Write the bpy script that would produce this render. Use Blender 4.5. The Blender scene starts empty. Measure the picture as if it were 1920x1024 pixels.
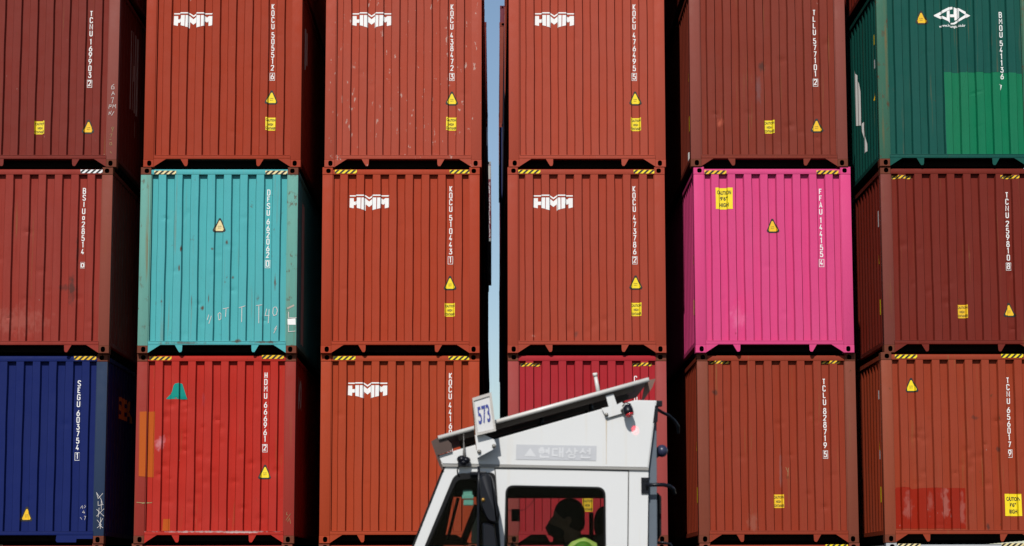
import bpy, bmesh, math, random
from math import radians as R, sin, cos, pi
from mathutils import Vector, Matrix
random.seed(7)
SC = bpy.context.scene
COL = SC.collection

# ------------------------------------------------------------------ camera
F_PX, PITCH, YAW, ROLL = 4296.2, 7.800, -0.429, 0.064     # focal length for a 1920 px wide frame
CAM = Vector((0.0, -34.98, 2.24))
cd = bpy.data.cameras.new('camera'); cam = bpy.data.objects.new('camera', cd); COL.objects.link(cam)
cd.sensor_width = 36.0; cd.lens = 36.0*F_PX/1920; cd.clip_start = 0.5; cd.clip_end = 5000
CM = Matrix.Rotation(R(YAW), 4, 'Z') @ Matrix.Rotation(R(90+PITCH), 4, 'X') @ Matrix.Rotation(R(-ROLL), 4, 'Z')
cam.matrix_world = Matrix.Translation(CAM) @ CM
cd.dof.use_dof = True; cd.dof.focus_distance = 35.3; cd.dof.aperture_fstop = 5.6
SC.camera = cam
SC.cycles.max_bounces = 6; SC.cycles.diffuse_bounces = 1
SC.render.resolution_x = 1024; SC.render.resolution_y = 546

# ------------------------------------------------------------------ sky and sun
SUN_AZ, SUN_EL = 11.5, 42.0          # degrees left of the containers' normal, and above the horizon
w = bpy.data.worlds.new('World'); SC.world = w; w.use_nodes = True
nt = w.node_tree; nt.nodes.clear()
sky = nt.nodes.new('ShaderNodeTexSky'); sky.sky_type = 'NISHITA'; sky.sun_disc = False
sky.sun_elevation = R(SUN_EL); sky.sun_rotation = R(180+SUN_AZ)
sky.air_density = 1.0; sky.dust_density = 0.6; sky.ozone_density = 1.5
bg = nt.nodes.new('ShaderNodeBackground'); bg.inputs['Strength'].default_value = 0.095
wo = nt.nodes.new('ShaderNodeOutputWorld')
nt.links.new(sky.outputs[0], bg.inputs['Color']); nt.links.new(bg.outputs[0], wo.inputs['Surface'])
sl = bpy.data.lights.new('sun', 'SUN'); sl.energy = 5.0; sl.angle = R(0.5); sl.color = (1.0, 0.965, 0.91)
so = bpy.data.objects.new('sun', sl); COL.objects.link(so)
sd = Vector((-sin(R(SUN_AZ))*cos(R(SUN_EL)), -cos(R(SUN_AZ))*cos(R(SUN_EL)), sin(R(SUN_EL))))
so.rotation_euler = sd.to_track_quat('Z', 'Y').to_euler(); so.location = (-10, -40, 40)
SC.view_settings.view_transform = 'Standard'; SC.view_settings.look = 'None'
SC.view_settings.exposure = 0.0; SC.view_settings.gamma = 1.0

# ------------------------------------------------------------------ helpers
def at(px, py, Y):
    """pixel of the 1920x1024 frame -> point on the vertical plane y = Y"""
    d = CM.to_3x3() @ Vector(((px-960)/F_PX, (512-py)/F_PX, -1.0))
    t = (Y-CAM.y)/d.y
    return CAM + d*t

def new_empty(name, loc, label, cat, group=None):
    o = bpy.data.objects.new(name, None); COL.objects.link(o); o.location = loc
    o.empty_display_size = 0.3
    o['label'] = label; o['category'] = cat
    if group: o['group'] = group
    return o

def link(name, me, mats, parent=None, loc=None):
    o = bpy.data.objects.new(name, me); COL.objects.link(o)
    if parent is not None: o.parent = parent
    if loc is not None: o.location = loc
    if not isinstance(mats, (list, tuple)): mats = [mats]
    if len(me.materials) == 0:
        for m in mats: me.materials.append(m)
    for i, m in enumerate(mats):
        if me.materials[i] is not m:
            o.material_slots[i].link = 'OBJECT'; o.material_slots[i].material = m
    return o

def mesh_of(bm, name='mesh', smooth=None):
    me = bpy.data.meshes.new(name)
    bm.to_mesh(me); bm.free()
    if smooth is not None:
        for p in me.polygons: p.use_smooth = True
        me.set_sharp_from_angle(angle=R(smooth))
    return me

def box(bm, x0, x1, y0, y1, z0, z1, mi=0, bev=0.0):
    vs = [bm.verts.new((x, y, z)) for x in (x0, x1) for y in (y0, y1) for z in (z0, z1)]
    fs = []
    for q in ((0,1,3,2),(4,6,7,5),(0,4,5,1),(2,3,7,6),(0,2,6,4),(1,5,7,3)):
        f = bm.faces.new([vs[i] for i in q]); f.material_index = mi; fs.append(f)
    bmesh.ops.recalc_face_normals(bm, faces=fs)
    if bev > 0:
        es = list({e for f in fs for e in f.edges})
        bmesh.ops.bevel(bm, geom=es, offset=bev, segments=2, affect='EDGES', profile=0.5)

def extrude_poly(bm, pts, y0, y1, mi=0):
    """pts: list of (x, z); prism between y0 and y1"""
    a = [bm.verts.new((p[0], y0, p[1])) for p in pts]
    b = [bm.verts.new((p[0], y1, p[1])) for p in pts]
    fs = [bm.faces.new(a), bm.faces.new(b[::-1])]
    n = len(pts)
    for i in range(n):
        j = (i+1) % n
        fs.append(bm.faces.new((a[i], a[j], b[j], b[i])))
    for f in fs: f.material_index = mi
    bmesh.ops.recalc_face_normals(bm, faces=fs)
    return fs

def tube(bm, pts, r, n=8, mi=0, caps=True):
    pts = [Vector(p) for p in pts]; rr = r if isinstance(r, (list, tuple)) else [r]*len(pts)
    rings = []; up = None
    for i, p in enumerate(pts):
        t = (pts[min(i+1, len(pts)-1)]-pts[max(i-1, 0)]).normalized()
        if up is None:
            up = Vector((0, 0, 1)) if abs(t.z) < .9 else Vector((1, 0, 0))
        s = t.cross(up).normalized(); up = s.cross(t).normalized()
        rings.append([bm.verts.new(p+(s*cos(2*pi*k/n)+up*sin(2*pi*k/n))*rr[i]) for k in range(n)])
    fs = []
    for a, b in zip(rings, rings[1:]):
        for k in range(n): fs.append(bm.faces.new((a[k], a[(k+1) % n], b[(k+1) % n], b[k])))
    if caps: fs += [bm.faces.new(rings[0][::-1]), bm.faces.new(rings[-1])]
    for f in fs: f.material_index = mi; f.smooth = True
    bmesh.ops.recalc_face_normals(bm, faces=fs)

def ellipsoid(bm, c, r, seg=20, rot=None, mi=0):
    m = Matrix.Translation(Vector(c)) @ (rot.to_4x4() if rot else Matrix.Identity(4)) @ Matrix.Diagonal((r[0], r[1], r[2], 1))
    g = bmesh.ops.create_uvsphere(bm, u_segments=seg, v_segments=max(8, seg//2), radius=1.0, matrix=m)
    for v in g['verts']:
        for f in v.link_faces: f.material_index = mi; f.smooth = True

def filled(loops):
    """closed 2-D loops (outer and holes) -> (verts2d, faces)"""
    cu = bpy.data.curves.new('fill', 'CURVE'); cu.dimensions = '2D'; cu.fill_mode = 'BOTH'
    for lp in loops:
        s = cu.splines.new('POLY'); s.points.add(len(lp)-1); s.use_cyclic_u = True
        for i, p in enumerate(lp): s.points[i].co = (p[0], p[1], 0, 1)
    o = bpy.data.objects.new('fill', cu)
    me = bpy.data.meshes.new_from_object(o)
    vs = [(v.co.x, v.co.y) for v in me.vertices]; fs = [tuple(p.vertices) for p in me.polygons]
    bpy.data.objects.remove(o); bpy.data.curves.remove(cu); bpy.data.meshes.remove(me)
    return vs, fs

_tc = {}
def lettering(s, off=0.0):
    """built-in typeface, normalised to a unit square -> (verts2d, faces)"""
    if (s, off) in _tc: return _tc[(s, off)]
    cu = bpy.data.curves.new('txt', 'FONT'); cu.body = s; cu.offset = off; cu.fill_mode = 'BOTH'; cu.resolution_u = 4
    o = bpy.data.objects.new('txt', cu)
    me = bpy.data.meshes.new_from_object(o)
    xs = [v.co.x for v in me.vertices]; ys = [v.co.y for v in me.vertices]
    ax, ay = min(xs), min(ys); bx, by = max(xs)-ax, max(ys)-ay
    vs = [((v.co.x-ax)/bx, (v.co.y-ay)/by) for v in me.vertices]; fs = [tuple(p.vertices) for p in me.polygons]
    bpy.data.objects.remove(o); bpy.data.curves.remove(cu); bpy.data.meshes.remove(me)
    _tc[(s, off)] = (vs, fs, bx/by)
    return _tc[(s, off)]

def ribbon(pts, wd, closed=False):
    """stroke of constant width with mitred joints -> (verts2d, faces)"""
    P = [Vector(p) for p in pts]; n = len(P); L = []; Rr = []
    for i in range(n):
        a = P[i-1] if (i > 0 or closed) else None
        b = P[(i+1) % n] if (i < n-1 or closed) else None
        d1 = (P[i]-a).normalized() if a is not None else (b-P[i]).normalized()
        d2 = (b-P[i]).normalized() if b is not None else d1
        n1 = Vector((-d1.y, d1.x)); n2 = Vector((-d2.y, d2.x)); m = (n1+n2)
        if m.length < 1e-4: m = n1
        m.normalize(); k = min(1/max(m.dot(n1), .35), 2.2)
        L.append(P[i]+m*wd/2*k); Rr.append(P[i]-m*wd/2*k)
    vs = [tuple(v) for v in L+Rr]; fs = []
    for i in range(n if closed else n-1):
        j = (i+1) % n
        fs.append((i, j, n+j, n+i))
    return vs, fs

def xf(vf, sx, sz, ox, oz):
    return [(x*sx+ox, y*sz+oz) for x, y in vf[0]], vf[1]

# narrow vertical stencil-like marking face, glyph box 1 wide x 2 high
_a = .22
G = {
'0': [([(0,_a),(_a,0),(1-_a,0),(1,_a),(1,2-_a),(1-_a,2),(_a,2),(0,2-_a)],1)],
'1': [([(.15,1.7),(.55,2),(.55,0)],0)],
'2': [([(0,1.6),(0,1.8),(.2,2),(.8,2),(1,1.8),(1,1.4),(0,.12),(1,.12)],0)],
'3': [([(0,1.88),(.9,1.88),(.42,1.12),(.8,1.12),(1,.85),(1,.25),(.8,0),(.2,0),(0,.25),(0,.42)],0)],
'4': [([(.62,0),(.62,.9)],0),([(.55,2),(0,.55),(1,.55)],0)],
'5': [([(.95,1.9),(.1,1.9),(.08,1.08),(.75,1.15),(1,.9),(1,.25),(.8,0),(.2,0),(0,.25),(0,.4)],0)],
'6': [([(.8,2),(.05,.95),(0,.7),(0,.25),(.2,0),(.8,0),(1,.25),(1,.85),(.8,1.08),(.2,1.08)],0)],
'7': [([(0,1.9),(1,1.9),(.35,0)],0)],
'8': [([(.2,1.08),(0,.85),(0,.2),(.2,0),(.8,0),(1,.2),(1,.85),(.8,1.08)],1),([(.14,1.3),(.08,1.8),(.25,2),(.75,2),(.92,1.8),(.86,1.3)],0)],
'9': [([(.2,0),(.95,1.05),(1,1.3),(1,1.75),(.8,2),(.2,2),(0,1.75),(0,1.15),(.2,.92),(.8,.92)],0)],
'A': [([(0,0),(.5,2),(1,0)],0),([(.2,.55),(.8,.55)],0)],
'B': [([(0,0),(0,2),(.75,2),(.95,1.8),(.95,1.3),(.7,1.06),(1,.8),(1,.2),(.8,0)],1),([(.05,1.06),(.6,1.06)],0)],
'C': [([(1,1.5),(1,1.75),(.8,2),(.2,2),(0,1.75),(0,.25),(.2,0),(.8,0),(1,.25),(1,.5)],0)],
'D': [([(0,0),(0,2),(.7,2),(1,1.7),(1,.3),(.7,0)],1)],
'E': [([(1,1.9),(.08,1.9),(.08,.1),(1,.1)],0),([(.1,1.02),(.8,1.02)],0)],
'F': [([(1,1.9),(.08,1.9),(.08,0)],0),([(.1,1.02),(.8,1.02)],0)],
'G': [([(1,1.5),(1,1.75),(.8,2),(.2,2),(0,1.75),(0,.25),(.2,0),(.8,0),(1,.25),(1,.95),(.55,.95)],0)],
'H': [([(.05,0),(.05,2)],0),([(.95,0),(.95,2)],0),([(.1,1),(.9,1)],0)],
'I': [([(.5,0),(.5,2)],0)],
'K': [([(.08,0),(.08,2)],0),([(1,2),(.2,.9),(1,0)],0)],
'L': [([(.08,2),(.08,.1),(1,.1)],0)],
'M': [([(0,0),(0,2),(.5,.9),(1,2),(1,0)],0)],
'N': [([(.02,0),(.02,2),(.98,0),(.98,2)],0)],
'O': [([(0,_a),(_a,0),(1-_a,0),(1,_a),(1,2-_a),(1-_a,2),(_a,2),(0,2-_a)],1)],
'R': [([(0,0),(0,2),(.75,2),(.95,1.8),(.95,1.25),(.7,1.0),(.05,1.0)],0),([(.5,1.0),(1,0)],0)],
'S': [([(1,1.6),(1,1.75),(.8,2),(.2,2),(0,1.75),(0,1.3),(1,.7),(1,.25),(.8,0),(.2,0),(0,.25),(0,.4)],0)],
'T': [([(0,1.9),(1,1.9)],0),([(.5,1.85),(.5,0)],0)],
'U': [([(0,2),(0,.22),(.22,0),(.78,0),(1,.22),(1,2)],0)],
}
def glyph(ch, x, ztop, h, wd, st):
    if ch in 'MN' and h < .1: wd *= 1.15; st *= .80
    out = []
    for i, (p, c) in enumerate(G[ch]):
        q = [(x+(a-.5)*wd, ztop-h+b*h/2) for a, b in p]
        out.append((ribbon(q, st, bool(c)), i*.0004))
    return out

def vertical_code(px, pztop, s, h=.081, pitch=.1055, wd=.036, st=.0135, slant=0.0):
    """letters stacked downwards; the last digit stands in a thin box"""
    out = []; z = pztop-.007
    for ch in s:
        if ch == ' ': z -= .032; continue
        if ch == '[':
            z -= .028
            b = [(px-.036, z+.011), (px+.036, z+.011), (px+.036, z-.105), (px-.036, z-.105)]
            out.append((ribbon(b, .0065, True), 0.0)); continue
        hh = h; ww = wd
        if ch == 'o':
            out += glyph('0', px, z-.02, h*.6, wd*.75, st); z -= pitch; continue
        out += glyph(ch, px, z, hh, ww, st); z -= pitch
        px += slant
    return out

# ------------------------------------------------------------------ materials
MATS = {}
ALB = .56
def srgb(r, g, b):
    f = lambda c: ALB*(c/255/12.92 if c/255 <= .04045 else ((c/255+.055)/1.055)**2.4)
    return (f(r), f(g), f(b), 1)

def simple(name, col, rough=.6, metal=0.0, spec=.4, var=.12, scale=9):
    if name in MATS: return MATS[name]
    col = tuple(c*.66 for c in col)
    m = bpy.data.materials.new(name); m.use_nodes = True; n = m.node_tree; b = n.nodes['Principled BSDF']
    b.inputs['Roughness'].default_value = rough; b.inputs['Metallic'].default_value = metal
    b.inputs['Specular IOR Level'].default_value = spec
    tc = n.nodes.new('ShaderNodeTexCoord'); no = n.nodes.new('ShaderNodeTexNoise'); no.inputs['Scale'].default_value = scale
    no.inputs['Detail'].default_value = 5
    mx = n.nodes.new('ShaderNodeMix'); mx.data_type = 'RGBA'
    mx.inputs['A'].default_value = tuple(c*(1-var) for c in col[:3])+(1,)
    mx.inputs['B'].default_value = tuple(min(1, c*(1+var)) for c in col[:3])+(1,)
    n.links.new(tc.outputs['Object'], no.inputs['Vector']); n.links.new(no.outputs['Fac'], mx.inputs['Factor'])
    n.links.new(mx.outputs['Result'], b.inputs['Base Color'])
    MATS[name] = m
    return m

def paint(name, col, rust=0.0, scr=0.0, fade=.5, seed=0.0, rough=.58, chalk=(.4,.25,.2), streak=.5, smudges=(), spec=.08):
    """weathered container paint: slow fading, rain streaks, scuffs, rust freckles and runs"""
    if name in MATS: return MATS[name]
    m = bpy.data.materials.new(name); m.use_nodes = True; n = m.node_tree; L = n.links
    b = n.nodes['Principled BSDF']
    def N(t, **k):
        o = n.nodes.new(t)
        for a, v in k.items(): setattr(o, a, v)
        return o
    tc = N('ShaderNodeTexCoord')
    def noise(scale, detail, sx, sz, off, ro=.55):
        mp = N('ShaderNodeMapping'); mp.inputs['Scale'].default_value = (sx, sx, sz)
        mp.inputs['Location'].default_value = (seed*3.1+off, seed*1.7+off*.5, seed*2.3-off)
        no = N('ShaderNodeTexNoise'); no.inputs['Scale'].default_value = scale; no.inputs['Detail'].default_value = detail
        no.inputs['Roughness'].default_value = ro
        L.new(tc.outputs['Object'], mp.inputs['Vector']); L.new(mp.outputs[0], no.inputs['Vector'])
        return no.outputs['Fac']
    def ramp(v, a, c, lo=0., hi=1.):
        r = N('ShaderNodeMapRange'); r.inputs['From Min'].default_value = a; r.inputs['From Max'].default_value = c
        r.inputs['To Min'].default_value = lo; r.inputs['To Max'].default_value = hi
        L.new(v, r.inputs['Value']); return r.outputs[0]
    def mul(a, c):
        q = N('ShaderNodeMath', operation='MULTIPLY'); L.new(a, q.inputs[0])
        if isinstance(c, float): q.inputs[1].default_value = c
        else: L.new(c, q.inputs[1])
        return q.outputs[0]
    def mix(fac, a, c):
        q = N('ShaderNodeMix', data_type='RGBA'); L.new(fac, q.inputs['Factor'])
        for v, s in ((a, 'A'), (c, 'B')):
            if isinstance(v, (tuple, list)): q.inputs[s].default_value = v
            else: L.new(v, q.inputs[s])
        return q.outputs['Result']
    base = tuple(col[:3])+(1,)
    lum = .3*col[0]+.55*col[1]+.15*col[2]
    chalky = tuple(min(1, c*.88+.09*lum+.012*chalk[i]) for i, c in enumerate(col[:3]))+(1,)
    deep = tuple(c*.80 for c in col[:3])+(1,)
    c1 = mix(ramp(noise(1.3, 5, 1, .6, 0), .36, .66, 0, fade), base, chalky)
    c2 = mix(ramp(noise(3.0, 6, 6, .35, 5, .6), .45, .78, 0, streak), c1, deep)
    # outward faces of the corrugation weather more than the recesses
    sx = N('ShaderNodeSeparateXYZ'); L.new(tc.outputs['Object'], sx.inputs[0])
    ra = N('ShaderNodeMapRange'); ra.inputs['From Min'].default_value = .034; ra.inputs['From Max'].default_value = .018
    ra.inputs['To Min'].default_value = 0; ra.inputs['To Max'].default_value = .5*fade
    L.new(sx.outputs['Y'], ra.inputs['Value'])
    c3 = mix(ra.outputs[0], c2, chalky)
    cur = c3
    # fine dirt
    cur = mix(ramp(noise(40, 4, 1, .7, 9), .5, .8, 0, .25), cur, deep)
    if scr > 0:
        f = ramp(noise(13, 8, 1, .38, 13, .66), .735-.11*scr, .765-.11*scr, 0, .8)
        cur = mix(f, cur, (.40, .27, .23, 1))
    rg = None
    if rust > 0:
        f = ramp(noise(9, 9, 1, .75, 21, .68), .69-.17*rust, .76-.17*rust)
        g = ramp(noise(2.0, 3, 1, 1, 33), .36, .62)
        rg = mul(f, g)
        runs = mul(ramp(noise(2.2, 5, 9, .22, 41, .6), .64-.13*rust, .80-.10*rust), ramp(noise(1.1, 2, 1, 1, 47), .4, .6, 0, .75))
        cur = mix(runs, cur, (.165, .090, .028, 1))
        cur = mix(rg, cur, (.085, .030, .014, 1))
    for (cx, cz, rx, rz, sc, st) in smudges:       # stains with a place of their own
        mp = N('ShaderNodeMapping'); mp.vector_type = 'TEXTURE'
        mp.inputs['Location'].default_value = (cx, 0, cz); mp.inputs['Scale'].default_value = (rx, 50, rz)
        ln = N('ShaderNodeVectorMath', operation='LENGTH')
        L.new(tc.outputs['Object'], mp.inputs['Vector']); L.new(mp.outputs[0], ln.inputs[0])
        ad = N('ShaderNodeMath', operation='ADD'); L.new(ln.outputs['Value'], ad.inputs[0])
        L.new(ramp(noise(14, 7, 1, .6, cx*7+cz), .3, .7, -.6, .6), ad.inputs[1])
        cur = mix(ramp(ad.outputs[0], 1.15, .35, 0, st), cur, sc)
    L.new(cur, b.inputs['Base Color'])
    b.inputs['Specular IOR Level'].default_value = spec
    L.new(ramp(noise(6, 4, 1, 1, 3), .3, .7, rough-.08, rough+.14), b.inputs['Roughness'])
    bp = N('ShaderNodeBump'); bp.inputs['Strength'].default_value = .35; bp.inputs['Distance'].default_value = .004
    L.new(noise(5, 4, 1, .5, 17), bp.inputs['Height']); L.new(bp.outputs[0], b.inputs['Normal'])
    MATS[name] = m
    return m

WHITE = simple('marking_white', (.98, .97, .95), .55, var=.06, scale=30)
YELLOW = simple('sticker_yellow', (1.05, .80, .008), .45, var=.06, scale=20)
AMBER = simple('sticker_amber', (1.0, .60, .010), .45, var=.08, scale=20)
CREAM = simple('sticker_faded', (.92, .76, .38), .5, var=.08, scale=20)
BLACKP = simple('print_black', (.012, .011, .010), .55)
PALEBLK = simple('print_worn', (.10, .085, .03), .6)
VOIDM = simple('underframe_dark', (.012, .010, .009), .9, spec=.1)
CHALK = simple('chalk_white', (.80, .74, .70), .9, var=.35, scale=60)
CHALKY = simple('chalk_yellow', (.40, .27, .12), .9, var=.35, scale=60)
ASPH = simple('asphalt', (.055, .054, .052), .9, var=.25, scale=3)
RUSTY = simple('bare_rust', (.14, .055, .025), .85, var=.4, scale=25)

# ------------------------------------------------------------------ ground
bm = bmesh.new(); box(bm, -600, 600, -500, 900, -.3, 0)
g = link('ground', mesh_of(bm), ASPH); g['kind'] = 'structure'

# ------------------------------------------------------------------ container geometry
W, H, D = 2.438, 2.896, 12.192
HW = W/2; PI_ = 1.058                       # inner edge of the corner posts
ZB, ZT = .187, 2.784                        # corrugated wall bottom and top
Y_OUT, Y_IN = .011, .074
def end_breaks():
    b = [(-PI_, Y_IN)]; x = -PI_+.174
    for i in range(8):
        b += [(x-.0745, Y_IN), (x-.0565, Y_OUT), (x+.0565, Y_OUT), (x+.0745, Y_IN)]; x += .2525
    b += [(PI_, Y_IN)]
    return b
EB = end_breaks()
def end_depth(x):
    if abs(x) >= PI_-1e-5: return 0.0
    for (a, ya), (b, yb) in zip(EB, EB[1:]):
        if a <= x <= b: return ya+(yb-ya)*(x-a)/(b-a)
    return Y_IN
def side_breaks():
    b = [(.17, .038)]; y = .24
    while y < D-.45:
        b += [(y, .038), (y+.062, .014), (y+.144, .014), (y+.206, .038)]; y += .278
    b += [(D-.17, .038)]
    return b
SB = side_breaks()
def side_depth(y):
    if y <= .17: return 0.0
    for (a, ya), (b, yb) in zip(SB, SB[1:]):
        if a <= y <= b: return ya+(yb-ya)*(y-a)/(b-a)
    return .038

def relief(dents, seed):
    rnd = random.Random(seed)
    ph = [rnd.uniform(0, 6.28) for _ in range(8)]
    def f(x, z):
        e = max(0, min(z-ZB, ZT-z, .22)/.22); ex = max(0, min(1, (PI_-abs(x))/.08))
        if e <= 0 or ex <= 0: return 0.0, 0.0
        dy = .0016*sin(x*3.1+ph[0])*sin(z*2.3+ph[1])+.0011*sin(x*9+ph[2]+z*1.4)*sin(z*5.1+ph[3])+.0007*sin(z*13+ph[4]+x*4)
        dx = .0022*sin(z*2.7+ph[5]+x*6.3)+.0014*sin(z*7+ph[6]+x*11)
        for (cx, cz, rx, rz, am) in dents:
            q = ((x-cx)/rx)**2+((z-cz)/rz)**2
            if q < 9: dy += am*math.exp(-q)
        return dx*e*ex, dy*e*ex
    return f
RELIEF = {}
def wall_mesh(dents, seed):
    rel = relief(dents, seed)
    xs = []
    for (a, ya), (b, yb) in zip(EB, EB[1:]):
        n = 1 if b-a < .03 else 4
        for k in range(n): xs.append((a+(b-a)*k/n, ya+(yb-ya)*k/n))
    xs.append(EB[-1]); NZ = 72
    bm = bmesh.new(); rows = []
    for j in range(NZ+1):
        z = ZB+(ZT-ZB)*j/NZ; row = []
        for (x, y) in xs:
            dx, dy = rel(x, z)
            row.append(bm.verts.new((x+dx, y+dy+.0003, z)))
        rows.append(row)
    for a, b in zip(rows, rows[1:]):
        for i in range(len(xs)-1):
            bm.faces.new((a[i], a[i+1], b[i+1], b[i]))
    return mesh_of(bm, 'end_wall', 24)

def side_wall_mesh(s):
    bm = bmesh.new(); prev = None
    for (y, d) in SB:
        c = [bm.verts.new((s*(HW-d), y, z)) for z in (.187, 2.80)]
        if prev: bm.faces.new((prev[0], c[0], c[1], prev[1]))
        prev = c
    bmesh.ops.recalc_face_normals(bm, faces=bm.faces[:])
    return mesh_of(bm, 'side_wall')

def casting_mesh(sx, sy, top):
    """hollow corner casting; outer corner at (0,0,0), sx = -1 left / 1 right, sy = 1 front / -1 rear"""
    bm = bmesh.new()
    wd, hh, dp = .162, .118, .178
    z0, z1 = 0, hh
    n = 16; hx, hz = (.034, .050) if not top else (.036, .042)
    ax, az = wd*.5+.012, hh*.5+.002
    oval = []
    for k in range(n):
        a = 2*pi*(k+.5)/n
        ex = abs(cos(a))**.75*(1 if cos(a) > 0 else -1); ez = abs(sin(a))**.75*(1 if sin(a) > 0 else -1)
        oval.append((ax+hx*ex, az+hz*ez*.86))
    # outer rectangle points matched to the oval
    rect = []
    for (x, z) in oval:
        dx, dz = x-ax, z-az
        t = min((wd-ax if dx > 0 else ax)/max(abs(dx), 1e-6), (hh-az if dz > 0 else az)/max(abs(dz), 1e-6))
        rect.append([ax+dx*t, az+dz*t])
    for c in ((0, 0), (wd, 0), (0, hh), (wd, hh)):
        k = min(range(n), key=lambda i: (rect[i][0]-c[0])**2+(rect[i][1]-c[1])**2); rect[k] = list(c)
    ch = .006
    def V(x, y, z): return bm.verts.new((x, y, z))
    def inset(p): return (min(max(p[0], ch), wd-ch), min(max(p[1], ch), hh-ch))
    R0 = [V(inset(p)[0], 0, inset(p)[1]) for p in rect]
    R1 = [V(p[0], ch, p[1]) for p in rect]; R2 = [V(p[0], dp, p[1]) for p in rect]
    O0 = [V(x, 0, z) for x, z in oval]; O1 = [V(x, .014, z) for x, z in oval]
    O2 = [V(wd/2+(x-ax)*1.6, .020, hh/2+(z-az)*1.15) for x, z in oval]
    O3 = [V(wd/2+(x-ax)*1.6, .15, hh/2+(z-az)*1.15) for x, z in oval]
    for A, B, mi in ((O0, R0, 0), (R0, R1, 0), (R1, R2, 0), (O1, O0, 0), (O2, O1, 1), (O3, O2, 1)):
        for k in range(n):
            j = (k+1) % n
            f = bm.faces.new((A[k], A[j], B[j], B[k])); f.material_index = mi
    bm.faces.new(R2); f = bm.faces.new(O3); f.material_index = 1
    for v in bm.verts:
        x = v.co.x; y = v.co.y
        v.co.x = sx*(HW-x); v.co.y = y if sy > 0 else D-y
        v.co.z = v.co.z+(H-hh if top else 0)
    bmesh.ops.recalc_face_normals(bm, faces=bm.faces[:])
    return mesh_of(bm, 'corner_casting')

def post_mesh(sx, rear=False):
    bm = bmesh.new()
    y0, y1 = (0.0015, .15) if not rear else (D-.15, D-.0015)
    x0, x1 = (PI_, HW-.002) if sx > 0 else (-HW+.002, -PI_)
    box(bm, x0, x1, y0, y1, .1185, H-.1185, bev=.006)
    if not rear:
        xa = PI_-.012; box(bm, min(sx*xa, sx*PI_), max(sx*xa, sx*PI_), .020, .085, ZB+.002, ZT-.002)
    return mesh_of(bm, 'corner_post', 35)

def rail_mesh(kind):
    bm = bmesh.new()
    if kind == 'top':
        box(bm, -HW+.1625, HW-.1625, .007, .10, 2.784, 2.856, bev=.004)
        box(bm, -HW+.1625, HW-.1625, .035, .12, 2.856, 2.868)
    elif kind == 'bottom':
        box(bm, -HW+.1625, HW-.1625, .001, .11, .131, .187, bev=.004)
        box(bm, -PI_+.01, PI_-.01, -.004, .012, .181, .1905, bev=.002)
    elif kind == 'rear':
        box(bm, -HW+.1625, HW-.1625, D-.10, D, 2.784, 2.856); box(bm, -HW+.1625, HW-.1625, D-.11, D, .02, .187)
    return mesh_of(bm, 'rail', 35)

def side_rail_mesh(s):
    bm = bmesh.new()
    for z0, z1, dx in ((2.80, 2.862, .004), (.125, .187, .006)):
        a, b = s*(HW-dx), s*(HW-.07)
        box(bm, min(a, b), max(a, b), .179, D-.179, z0, z1)
    return mesh_of(bm, 'side_rail')

def lug_mesh(s, dx=0.0, dw=0.0):
    bm = bmesh.new()
    xo, xi = 1.219-.575+dw, 1.219-.69      # outer (slanted) and inner edge
    pts = [(s*(xo), .130), (s*xi, .130), (s*(xi+.004), .045), (s*(xi+.016), .020), (s*(xi+.046), .018), (s*(xi+.060), .036)]
    pts = [(x+dx, z) for x, z in pts]
    extrude_poly(bm, pts, .006, .018)
    return mesh_of(bm, 'lug')

def gusset_mesh(s):
    bm = bmesh.new()
    extrude_poly(bm, [(s*(HW-.163), .130), (s*(HW-.163-.19), .130), (s*(HW-.163-.15), .106), (s*(HW-.163), .008)], .004, .016)
    return mesh_of(bm, 'gusset')

def underframe_mesh():
    bm = bmesh.new(); box(bm, -HW+.08, HW-.08, .13, D-.12, .135, .18)
    y = .3
    while y < D-.3:
        box(bm, -HW+.08, HW-.08, y, y+.045, .045, .134); y += .3
    return mesh_of(bm, 'underframe')

def roof_mesh():
    bm = bmesh.new(); prev = None; y = .11; up = False
    pr = [(.11, 2.862)]; y = .3
    while y < D-.3:
        pr += [(y, 2.862), (y+.02, 2.880), (y+.10, 2.880), (y+.12, 2.862)]; y += .209
    pr.append((D-.11, 2.862))
    for y, z in pr:
        c = [bm.verts.new((x, y, z)) for x in (-HW+.06, HW-.06)]
        if prev: bm.faces.new((prev[0], prev[1], c[1], c[0]))
        prev = c
    return mesh_of(bm, 'roof')

def rear_mesh():
    bm = bmesh.new()
    for s in (-1, 1):
        box(bm, min(s*.006, s*(PI_-.005)), max(s*.006, s*(PI_-.005)), D-.08, D-.035, ZB+.003, ZT-.003)
        for x in (.28, .72): tube(bm, [(s*x, D-.012, ZB), (s*x, D-.012, ZT)], .017)
    return mesh_of(bm, 'doors')

SH = dict(sideL=side_wall_mesh(-1), sideR=side_wall_mesh(1), top=rail_mesh('top'), bottom=rail_mesh('bottom'),
          rear=rail_mesh('rear'), srL=side_rail_mesh(-1), srR=side_rail_mesh(1), under=underframe_mesh(), roof=roof_mesh(),
          doors=rear_mesh(), gL=gusset_mesh(-1), gR=gusset_mesh(1), lL=lug_mesh(-1), lR=lug_mesh(1),
          pL=post_mesh(-1), pR=post_mesh(1), pLr=post_mesh(-1, True), pRr=post_mesh(1, True))
CAST = {(sx, sy, t): casting_mesh(sx, sy, t) for sx in (-1, 1) for sy in (1, -1) for t in (False, True)}
PLAINWALL = wall_mesh([], 99)

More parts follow.
